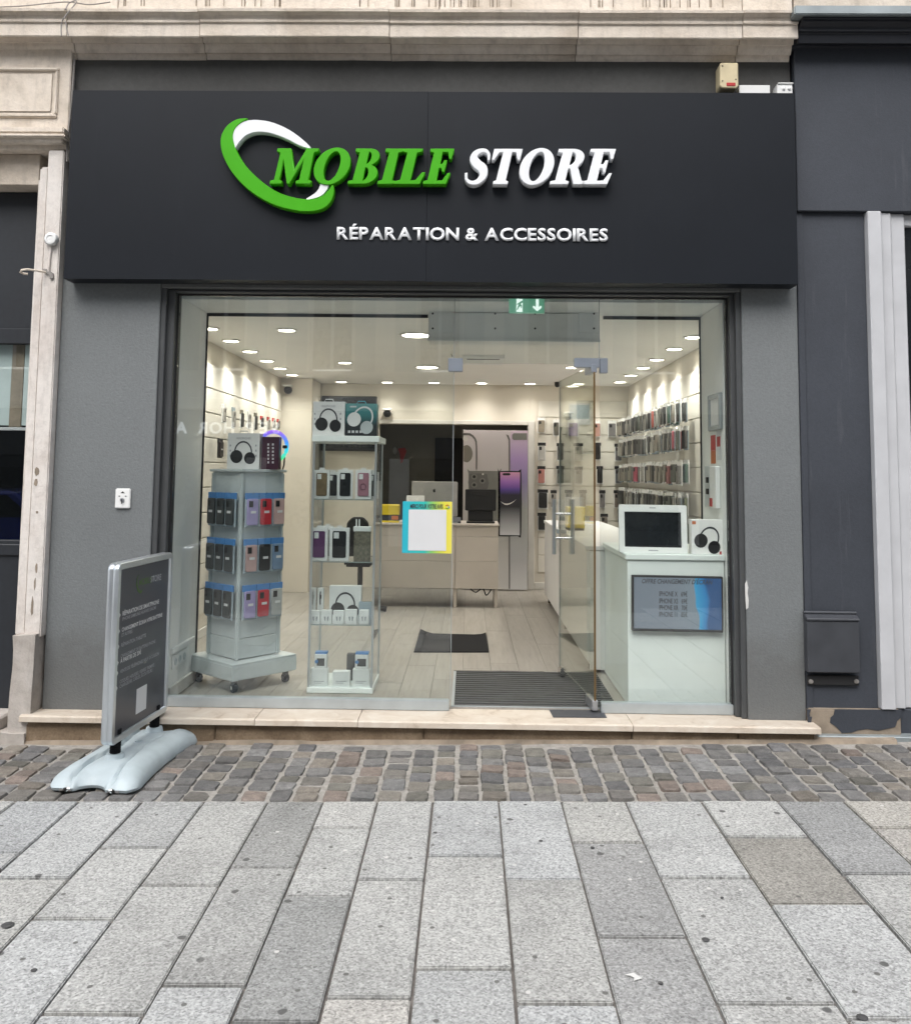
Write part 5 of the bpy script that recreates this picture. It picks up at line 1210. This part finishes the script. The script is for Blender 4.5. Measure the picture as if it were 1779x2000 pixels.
plain('poster_line', (.13, .125, .12), .4, var=.1); plain('poster_light', (.62, .60, .57), .35, var=.05); plain('poster_lens', (.20, .185, .16), .25, var=.1); plain('phone_grey', (.19, .19, .175), .35, var=.08)
pp('printed_edge', [(993, 850), (996, 858), (996, 1150), (993.5, 1150), (993.5, 860), (988, 848)], 'poster_line', .0016)
pp('printed_outline', crom([(903, 846), (918, 846), (929, 856), (932, 872), (932, 915), (929, 915), (929, 873), (926, 858), (916, 850), (903, 850)], 2), 'poster_line', .0002)
p = on_y(909, 857, PYY); prism('printed_lens', arc(p.x, p.z, .03, .03, 0, 340, 16), 'y', PYY-.0014, PYY-.0002, 'poster_light', po)
p = on_y(911, 886, PYY); prism('printed_lens', [q_ for q_ in arc(p.x, p.z, .07, .10, -90, 90, 12)]+[(a.x+.004, p.z+.09), (a.x+.004, p.z-.09)], 'y', PYY-.0014, PYY-.0002, 'poster_lens', po)
pp('printed_notch', [(1003, 846), (1029, 846), (1029, 859), (1003, 859), (1000, 856), (1000, 849)], 'phone_grey', .0016)
pp('printed_phone', crom([(917, 920), (975, 920), (977, 923), (977, 1042), (920, 1042), (915, 1038), (915, 925)], 2), 'phone_grey', .0030)
bz = pp('printed_phone', crom([(974, 920), (1012, 920), (1018, 926), (1018, 1040), (1011, 1047), (974, 1047), (973, 1044), (973, 923)], 2), 'black_plastic', .0030)
q = on_y(995, 1045, PYY); s0, s1 = on_y(976, 1045, PYY), on_y(1015.5, 922.5, PYY)
box('printed_display', s0.x, s1.x, PYY-.0056, PYY-.0046, s0.z, s1.z, 'phone_screen', po, 0)
pp('printed_notch', [(983, 924), (995, 924), (997, 926), (995, 928.5), (983, 928.5), (981, 926)], 'black_plastic', .0060)
pp('printed_swirl', crom([(977, 979), (985, 983), (994, 983), (1003, 979), (1008, 975), (1003, 980), (995, 985), (986, 986)], 2), 'poster_light', .0060, .0006)
pp('printed_camera', crom([(919, 925), (947, 925), (952, 931), (952, 955), (917, 955), (916, 930)], 2), 'poster_line', .0046)
for (u, v) in ((926, 931), (942, 939), (926, 947)):
    p = on_y(u, v, PYY); prism('printed_lens', arc(p.x, p.z, .034, .034, 0, 340, 14), 'y', PYY-.0072, PYY-.0062, 'phone_grey', po); prism('printed_lens', arc(p.x, p.z, .018, .018, 0, 340, 12), 'y', PYY-.0082, PYY-.0074, 'black_plastic', po)
p = on_y(943, 926, PYY); prism('printed_lens', arc(p.x, p.z, .011, .011, 0, 340, 10), 'y', PYY-.0082, PYY-.0074, 'poster_light', po)
# wall screen behind the headphone cartons, red emblem on the grey back wall
a, b = on_y(626, 880, BW-.06), on_y(736, 774, BW-.06)
t = thing('wall_screen', 'dark wall television behind the headphone cartons', 'television', ((a.x+b.x)/2, BW-.03, a.z))
box('bezel', a.x, b.x, BW-.06, BW-.002, a.z, b.z, 'black_plastic', t, .006); box('screen_face', a.x+.02, b.x-.02, BW-.0615, BW-.0605, a.z+.03, b.z-.02, 'dark_glass', t, 0)
a, b = on_y(771, 905, 6.54), on_y(791, 873, 6.54)
t = thing('wall_emblem', 'small red and white emblem on the dim grey back room wall', 'emblem', ((a.x+b.x)/2, 6.54, a.z))
prism('red_mark', [(a.x+.04, b.z-.02), (b.x, b.z-.01), (b.x+.02, b.z-.05), (b.x-.03, a.z+.02), (b.x-.05, a.z), (b.x-.07, b.z-.08)], 'y', 6.53, 6.548, 'red', t); prism('white_mark', arc(a.x, b.z-.05, .025, .05, 0, 340, 12), 'y', 6.53, 6.548, 'white_card', t)

# ------------------------------------------------------------------ wall packs
# on the back wall, right of the opening: (centre u, v, w, h, colour, words)
BP = [(1057, 829, 13, 24, (.30, .26, .2), 'beige'), (1086, 834, 10, 26, (.10, .095, .08), 'dark olive'), (1119, 835, 18, 26, (.33, .27, .42), 'lilac'), (1166, 836, 12, 26, (.40, .24, .20), 'copper'), (1195, 836, 14, 26, (.20, .19, .19), 'grey'),
      (1058, 880, 13, 28, (.45, .44, .42), 'white ringed'), (1094, 881, 12, 28, (.10, .10, .095), 'charcoal'), (1129, 881, 16, 28, (.38, .36, .32), 'pale beige'), (1167, 880, 11, 28, (.012, .012, .012), 'black'), (1207, 882, 12, 28, (.20, .20, .21), 'grey'),
      (1057, 926, 13, 28, (.50, .22, .19), 'salmon pink'), (1094, 926, 13, 29, (.13, .14, .125), 'grey green'), (1130, 927, 13, 28, (.20, .19, .165), 'taupe'), (1171, 926, 11, 28, (.014, .014, .014), 'black'), (1207, 926, 12, 28, (.20, .215, .24), 'grey blue'),
      (1060, 973, 17, 31, (.012, .012, .012), 'black'), (1081, 973, 10, 28, (.33, .31, .28), 'cream'), (1110, 972, 12, 27, (.25, .235, .2), 'sand'), (1138, 972, 12, 27, (.18, .17, .14), 'brown grey'), (1176, 973, 10, 28, (.21, .2, .2), 'grey'), (1206, 973, 13, 28, (.30, .25, .22), 'beige pink'),
      (1058, 1017, 14, 28, (.03, .03, .03), 'black'), (1120, 1018, 12, 26, (.2, .19, .17), 'taupe'), (1180, 1018, 12, 26, (.24, .2, .17), 'brown')]
rown = ['top', 'second', 'third', 'fourth', 'lowest']
for (u, v, w_, h_, colr, words) in BP:
    Y = BW-.045; q = on_y(u, v-h_/2-2, Y); s = 1/166
    ri = 0 if v < 850 else 1 if v < 900 else 2 if v < 950 else 3 if v < 1000 else 4
    left = sum(1 for r in BP if abs(r[1]-v) < 20 and r[0] < u)
    hang_pack((q.x, Y, q.z), 0, colr, '%s case pack on the back wall, %s row, %s from the poster' % (words, rown[ri], ORD[left]), 'packs on the back wall', w=round(w_*s*1.15, 3), h=round((h_+7)*s, 3), header_mat='black_matte' if ri else 'white_card', bag='white_card', price=False)
a, b = on_y(1111, 849, BW-.03), on_y(1152, 788, BW-.03)
t = thing('showcard', 'pale lilac and white showcard on the back wall above the packs', 'showcard', ((a.x+b.x)/2, BW-.03, a.z)); box('board', a.x, b.x, BW-.03, BW-.02, a.z+.12, b.z, 'print_white', t, .001); box('colour_band', a.x+.01, b.x-.01, BW-.0312, BW-.0302, b.z-.18, b.z-.02, 'clear_bag', t, 0)
# right wall: rows of packs on long hooks, seen from the side
RV = [(821, 766), (863, 822), (910, 893), (958, 958), (1004, 1022)]
tones = [((.10, .10, .095), 'charcoal'), ((.20, .195, .18), 'grey'), ((.33, .32, .29), 'pale grey'), ((.05, .05, .05), 'black'), ((.14, .15, .13), 'olive grey'), ((.27, .25, .21), 'beige')]
hot = {(0, 11): ((.40, .12, .10), 'red'), (0, 15): ((.10, .16, .13), 'dark green'), (1, 16): ((.42, .13, .15), 'rose red'), (2, 6): ((.38, .08, .12), 'crimson'), (2, 15): ((.30, .13, .13), 'dusty red')}
for ri, (vf, vn) in enumerate(RV):
    X = RW-.10
    z = (on_x(1225, vf, X).z+on_x(1352, vn, X).z)/2 if ri < 4 else 1.32-.345
    for k in range(18):
        y = 5.18-k*.168
        colr, nm = hot.get((ri, k)) or random.choice(tones)
        for s in range(2):
            cc_ = colr if s == 0 else tuple(c_*random.uniform(.5, 1.3) for c_ in colr)
            hang_pack((X-.035+.055*s, y+random.uniform(-.012, .012), z+random.uniform(-.008, .008)), -PI/2+random.uniform(-.25, .25), cc_, '%s case pack on the right wall, %s row, %s hook from the back, %s' % (nm, rown[ri], ORD[k], 'outermost' if s == 0 else 'innermost'),
                      'packs on the right wall hooks', w=.112, h=.20, header_mat='white_card', bag='white_card' if random.random() < .45 else 'clear_bag', price=False, t=.022)
# left wall: cables and small accessories
for n_, (u, v, h_, m_, lab) in enumerate(((437, 790, 34, 'white_card', 'white'), (456, 795, 40, 'clear_bag', 'grey'), (472, 800, 36, 'mottled_card', 'brown'), (486, 803, 36, 'white_card', 'white'), (499, 806, 38, 'mottled_card', 'brown'), (511, 812, 26, 'red', 'red topped'), (524, 814, 30, 'red', 'red topped'), (534, 816, 26, 'red', 'red topped'), (543, 818, 24, 'red', 'red topped'))):
    q = on_x(u, v, LW+.08)
    hang_pack((q.x, q.y, q.z), PI/2, random.choice(((.45, .43, .4), (.2, .18, .15), (.05, .05, .05))), '%s accessory pack on the left wall, %s from the window' % (lab, ORD[n_]), 'accessory packs on the left wall', w=.08, h=round(h_/220, 3), header_mat=m_, bag='white_card', price=False)
for n_, (u, v) in enumerate(((430, 856), (428, 998), (426, 1085), (418, 1130))):
    q = on_x(u, v, LW+.08); hang_pack((q.x, q.y, q.z), PI/2, (.02, .012, .012), 'black accessory pack low on the left wall, %s down' % ORD[n_], 'black packs on the left wall', w=.12, h=.16, header_mat='black_matte', bag='black_matte')
# ------------------------------------------------------------------ things on the bay cheeks
X = 1.487
def cheek(name, label, cat, u0, u1, v0, v1): 
    p, q = on_x(u0, v1, X), on_x(u1, v0, X); y0_, y1_ = sorted((p.y, q.y)); z0_ = on_x((u0+u1)/2, v1, X).z; z1_ = on_x((u0+u1)/2, v0, X).z
    return thing(name, label, cat, (X, (y0_+y1_)/2, z0_)), y0_, y1_, z0_, z1_
t, y0, y1, z0, z1 = cheek('wall_frame', 'empty grey rimmed frame on the white cheek right of the shop', 'frame', 1388, 1417, 768, 840)
y0, y1 = max(y0, .2), min(y1, .62)
box('board', X-.008, X-.001, y0+.02, y1-.02, z0+.02, z1-.02, 'white_card', t, .001)
for (a_, b_, c_, d_) in ((y0, y0+.03, z0, z1), (y1-.03, y1, z0, z1), (y0+.031, y1-.031, z0, z0+.03), (y0+.031, y1-.031, z1-.03, z1)): box('rim', X-.02, X-.001, a_, b_, c_, d_, 'grey_metal', t, .006)
t, y0, y1, z0, z1 = cheek('red_notice', 'red and orange notice strip on the right white cheek', 'notice', 1399, 1411, 848, 905); box('upper_sheet', X-.003, X-.001, .36, .46, z0+.08, z1, 'red', t, 0); box('lower_sheet', X-.003, X-.001, .36, .46, z0, z0+.079, 'orange', t, 0)
box('side_sheet', X-.003, X-.001, .24, .33, z0+.02, z1+.02, 'print_white', t, 0); box('side_band', X-.004, X-.0032, .25, .32, z0+.1, z0+.16, 'red', t, 0)
t, y0, y1, z0, z1 = cheek('switch_unit', 'white control unit with key hooks on the right white cheek', 'control unit', 1378, 1412, 910, 992)
box('body', X-.03, X-.001, .26, .40, z0, z1, 'white_plastic', t, .006); box('key_rack', X-.012, X-.001, .43, .58, z0, z1, 'gondola_post', t, .003)
for z in (z0+.08, z0+.15): box('key', X-.022, X-.0125, .48, .52, z, z+.035, 'black_plastic', t, .002)
box('red_tag', X-.034, X-.0305, .34, .39, z0+.01, z0+.06, 'red', t, 0)
X = -1.722
p = on_x(334, 1297, X)
t = thing('power_socket', 'white triple power socket low on the left white cheek', 'socket', (X, .32, .16)); 
box('plate', X+.001, X+.012, .22, .46, .165, .245, 'white_plastic', t, .004)
for k in range(3): lathe('socket_hole', [(.022, 0), (.022, .003), (.016, .003), (.016, -.004), (0, -.004)], (X+.0125, .26+.08*k, .205), 'x', 'gondola_post', t, n=14)
box('trunking', X+.001, X+.02, .2, .6, .26, .29, 'white_plastic', t, .003)
tag(box('paper_slip', X_(478, 1357, .12), X_(497, 1357, .12), .145, .19, .0012, .0022, 'white_card', bev=0), 'small white paper slip on the floor inside the left pane', 'paper')

# ================================================================== PAVEMENT SIGN
n1, n2 = on_g(223, 1516), on_g(300, 1457)
axis = Vector((n2.x-n1.x, n2.y-n1.y, 0)).normalized()
mid = (n1+n2)/2
SA = math.atan2(axis.y, axis.x)                        # local x runs along the board, away from the street
ab = thing('pavement_sign', 'grey double-sided pavement sign on a pale blue plastic base beside the step', 'sign', (mid.x, mid.y, gz(mid.x, mid.y)), SA)
L2 = .43; OFF = -.045
def half(s):                                            # half width of the base along its length
    e = abs(s)/L2; return .188+.04*e*e-.05*max(0, (e-.80)/.2)**2.0
V, Fc = [], []; ns, nt_ = 44, 40
HB = .092
for i in range(ns+1):
    for j in range(nt_+1):
        tq = -1+2*j/nt_; s0_ = -1+2*i/ns
        bite = .055*max(0, 1-(tq/.42)**2)                # concave ends
        s = s0_*(L2-bite)
        y = tq*half(s)
        e = abs(s0_); f = abs(tq)
        top = (1-f**5)**.6 if f < 1 else 0
        end = (1-max(0, (e-.55)/.45)**2.2*.62)*((1-e**14)**.5 if e < 1 else 0)
        z = .018+HB*.72*top*end
        g = math.exp(-((abs(y)-.062-.045*e)/.009)**2)*.016*top; z -= g
        if abs(y) > .07+.045*e: z += .010*top*end
        V.append((s+OFF, y, z))
W1 = nt_+1
for i in range(ns):
    for j in range(nt_): a = i*W1+j; Fc.append((a, a+1, a+W1+1, a+W1))
ring = [j for j in range(nt_+1)]+[i*W1+nt_ for i in range(1, ns+1)]+[ns*W1+j for j in range(nt_-1, -1, -1)]+[i*W1 for i in range(ns-1, 0, -1)]
nb = len(V); V += [(V[r][0]*.985, V[r][1]*.985, .004) for r in ring]
m = len(ring); Fc += [(ring[k], ring[(k+1) % m], nb+(k+1) % m, nb+k) for k in range(m)]; Fc.append(tuple(nb+k for k in range(m)))
mk('base', V, Fc, 'sign_base', ab, True, True)
for sx, sy in ((-1, 1), (-1, -1), (1, 1), (1, -1)):
    for d in (-.018, .018): lathe('foot_roller', [(.011, -.01), (.011, .01)], (sx*(L2-.012)+OFF, sy*.115+d, .0115), 'y', 'chrome', ab, True, 12)
    box('foot_bracket', sx*(L2-.012)+OFF-.015, sx*(L2-.012)+OFF+.015, sy*.115-.007, sy*.115+.007, .004, .02, 'black_plastic', ab, .002, True)
lathe('filler_cap', [(.017, 0), (.017, .006), (.013, .008), (0, .008)], (.03, .0, HB*.72+.017), 'z', 'sign_base', ab, True, 16)
PD = (n2-n1).length/2
for s in (-1, 1):
    lathe('post_socket', [(.055, 0), (.048, .02), (.042, .045), (.040, .05), (.030, .05)], (s*PD, 0, .055), 'z', 'sign_base', ab, True, 18)
    prof_ = []
    for k_ in range(16): prof_ += [(.023, .09+k_*.008), (.0265, .093+k_*.008), (.0265, .096+k_*.008)]
    lathe('spring_post', [(.0, .09)]+prof_+[(.0, .22)], (s*PD, 0, 0), 'z', 'rubber', ab, True, 14)
BWd, BHt = .648, .855
zb_ = .165
def frame_at(off):
    me = fill_mesh([[(p[0], p[1]) for p in case_poly(BWd, BHt, .030)], [(p[0], p[1]) for p in case_poly(BWd-.05, BHt-.05, .004)]], .021, .004)
    me.transform(UP); return me
for s in (-1, 1):
    o = link('frame', frame_at(0), 'aluminium', ab, (0, s*.0135, zb_+BHt/2))
box('core', -BWd/2+.012, BWd/2-.012, -.010, .010, zb_+.012, zb_+BHt-.012, 'grey_metal', ab, .003, True)
plain('board_print', (.050, .056, .070), .3, var=.1, scale=3)
for s in (-1, 1): pn = box('poster_panel', -BWd/2+.026, BWd/2-.026, s*.0135-.003, s*.0135+.003, zb_+.026, zb_+BHt-.026, 'board_print', ab, 0, True)
def btext(body, x, z, size, mat, bold=.01):
    # board face seen from the shop door side is the local -y face: words run along +x
    me = text_mesh(body, size, bold, 0.0); me.transform(UP); link('board_text', me, mat, ab, (x, -.0172, zb_+z))
def bshape(pts, mat): prism('board_logo', [(x, zb_+z) for x, z in pts], 'y', -.0178, -.0168, mat, ab, True)
bshape([(-.055+.05*x, .735+.05*z) for x, z in [(-.4, .9), (-.9, .6), (-1, -.1), (-.6, -.8), (0, -1.1), (.4, -1), (.5, -.7), (.1, -.85), (-.45, -.5), (-.75, .05), (-.75, .5)]], 'print_green')
btext('MOBILE', -.075, .722, .045, 'print_green', .02); btext('STORE', .065, .722, .045, 'print_grey', .02)
rows = [(.615, 'RÉPARATION DE SMARTPHONE', .030, 1, 1), (.580, 'IPHONE SAMSUNG HUAWEI XIAOMI', .024, 0, 0), (.505, 'CHANGEMENT ÉCRAN VITRE BATTERIE', .027, 1, 1), (.470, 'ET AUTRES', .024, 0, 0), (.400, 'RÉPARATION TABLETTE', .026, 1, 0), (.325, 'CHANGEMENT DE BATTERIE IPHONE', .024, 0, 0), (.290, 'À PARTIR DE 20€', .030, 1, 1), (.220, 'VENTE DE TÉLÉPHONES NEUF OCCASION', .024, 1, 0), (.150, 'COQUES, HOUSSES, VERRES TREMPÉS', .024, 0, 0), (.118, 'CHARGEURS, CÂBLES, ÉCOUTEURS', .024, 1, 0)]
for z, s_, sz, bullet, bright in rows:
    z = .25+(z-.118)*.70
    btext(s_, -.245, z, sz, 'print_white' if bright else 'print_grey', .018 if bright else .008)
    if bullet: bshape([(-.285, z+.018), (-.276, z+.018), (-.266, z+.008), (-.276, z-.004), (-.285, z-.004), (-.277, z+.007)], 'print_white')
box('white_label', -.05, .07, -.0176, -.0168, zb_+.075, zb_+.20, 'print_white', ab, 0, True)

# ================================================================== ACROSS THE STREET (seen in the glass)
OY = -17.0
op = thing('opposite_building', 'pale stone building across the street, mirrored faintly in the shop glass', 'building', (0, OY-2, gz(0, OY)))
g0 = gz(0, OY)-.1
x0, x1 = -22, 22
zsh = on_y(450, 800, .2-OY).z
box('shop_band', x0, x1, OY-.3, OY-.06, g0, zsh-1.2, 'dark_paint', op, 0)
box('fascia', x0, x1, OY-.3, OY-.02, zsh-1.199, zsh, 'frame_grey', op, .02)
ww = 1.15; gap = 2.75; nwin = 15
zf = zsh+.3
box('string_course', x0, x1, OY-.3, OY+.1, zsh+.001, zsh+.299, 'opposite_stone', op, .03)
for f in range(3):
    zb1, zb2, zb3 = zf+f*3.3, zf+f*3.3+.7, zf+f*3.3+2.8
    box('wall_band', x0, x1, OY-.3, OY, zb1, zb2, 'opposite_stone', op, 0); box('wall_band', x0, x1, OY-.3, OY, zb3, zf+(f+1)*3.3-.001, 'opposite_stone', op, 0)
    xs = [x0+1.4+k*gap for k in range(nwin)]
    prev = x0
    for xw in xs:
        box('wall_pier', prev, xw, OY-.3, OY, zb2+.001, zb3-.001, 'opposite_stone', op, 0); prev = xw+ww
        wn = box('window', xw+.08, xw+ww-.08, OY-.25, OY-.2, zb2+.08, zb3-.08, 'dark_glass', op, 0)
        multi('window_frame', [(xw, xw+.08, OY-.26, OY-.15, zb2+.001, zb3-.001), (xw+ww-.08, xw+ww, OY-.26, OY-.15, zb2+.001, zb3-.001), (xw+.081, xw+ww-.081, OY-.26, OY-.15, zb3-.081, zb3-.001), (xw+ww/2-.04, xw+ww/2+.04, OY-.24, OY-.16, zb2+.09, zb3-.09)], 'white_frame', wn, 0)
        box('shutter', xw-.55, xw-.03, OY+.002, OY+.05, zb2, zb3, 'zinc', op, .005); box('shutter', xw+ww+.03, xw+ww+.55, OY+.002, OY+.05, zb2, zb3, 'zinc', op, .005)
    box('wall_pier', prev, x1, OY-.3, OY, zb2+.001, zb3-.001, 'opposite_stone', op, 0)
box('roof_cornice', x0, x1, OY-.4, OY+.35, zf+9.9, zf+10.3, 'opposite_stone', op, .05); prism('roof', [(OY+.2, zf+10.301), (OY-2.5, zf+12.5), (OY-2.5, zf+10.301)], 'x', x0, x1, 'zinc', op)
# shop fronts: pale columns between dark windows
for k in range(12):
    xc = -20+k*3.6; box('shop_column', xc, xc+.5, OY-.05, OY+.02, g0, zsh-1.201, 'opposite_stone', op, .01); box('shop_window', xc+.7, xc+3.4, OY-.058, OY-.04, g0+.5, zsh-1.5, 'dark_glass', op, 0)
emitter('letter_glow', (.9, .95, 1), .9)  # glow added to the letters so their mirror image stands out
# shop name as it stands on that building; its mirror image is what the photograph shows
us = [(345, 'A'), (386, 'R'), (412, 'O'), (438, 'H'), (478, 'P'), (505, 'E'), (530, 'S')]
for u, ch in us:
    me = text_mesh(ch, .40, .022, .02); x_0, x_1, y_0, y_1 = mbounds(me); me.transform(UP)
    q = on_y(u+9, 846, .2-OY)
    o = link('shop_letter', me, 'letter_glow', op, Vector((q.x, OY+.01, q.z))-op.location, (0, 0, PI)); o.location.x += (x_0+x_1)/2

# blue car parked across the street, mirrored in the neighbour's window
def mirror_px(u, v, Yg_, Yt): q = on_y(u, v, 2*Yg_-Yt); return Vector((q.x, Yt, q.z))
cq = mirror_px(20, 1010, .17, -11.0); cg = gz(cq.x, -11)
car = thing('parked_car', 'blue car across the street, mirrored in the left neighbour window', 'car', (cq.x-.3, -11.0, cg))
prof_ = [(-2.0, .35), (-1.95, .75), (-1.2, .86), (-.75, 1.32), (-.3, 1.42), (.75, 1.40), (1.35, .95), (1.95, .88), (2.05, .6), (2.0, .33), (1.62, .3), (1.45, .55), (1.05, .55), (.9, .3), (-.95, .3), (-1.08, .55), (-1.48, .55), (-1.62, .3)]
prism('body', prof_, 'y', -.82, .82, 'car_blue', car, True, bev=.05)
for sy in (-1, 1):
    prism('side_window', [(-1.05, .92), (-.68, 1.28), (-.28, 1.35), (.65, 1.33), (1.1, .95)], 'y', sy*.822, sy*.828, 'dark_glass', car, True)
    for x_ in (-1.28, 1.25):
        wh = lathe('wheel', [(.30, -.09), (.31, -.06), (.31, .06), (.30, .09)], (x_, sy*.76, .31), 'y', 'rubber', car, True, 24); lathe('rim', [(.2, -.1), (.17, .0), (.2, .1)], (x_, sy*.76, .31), 'y', 'aluminium', wh, True, 16)
    lathe('headlight', [(.1, -.05), (.06, .03), (0, .05)], (-1.98, sy*.6, .68), 'x', 'chrome', car, True, 12)
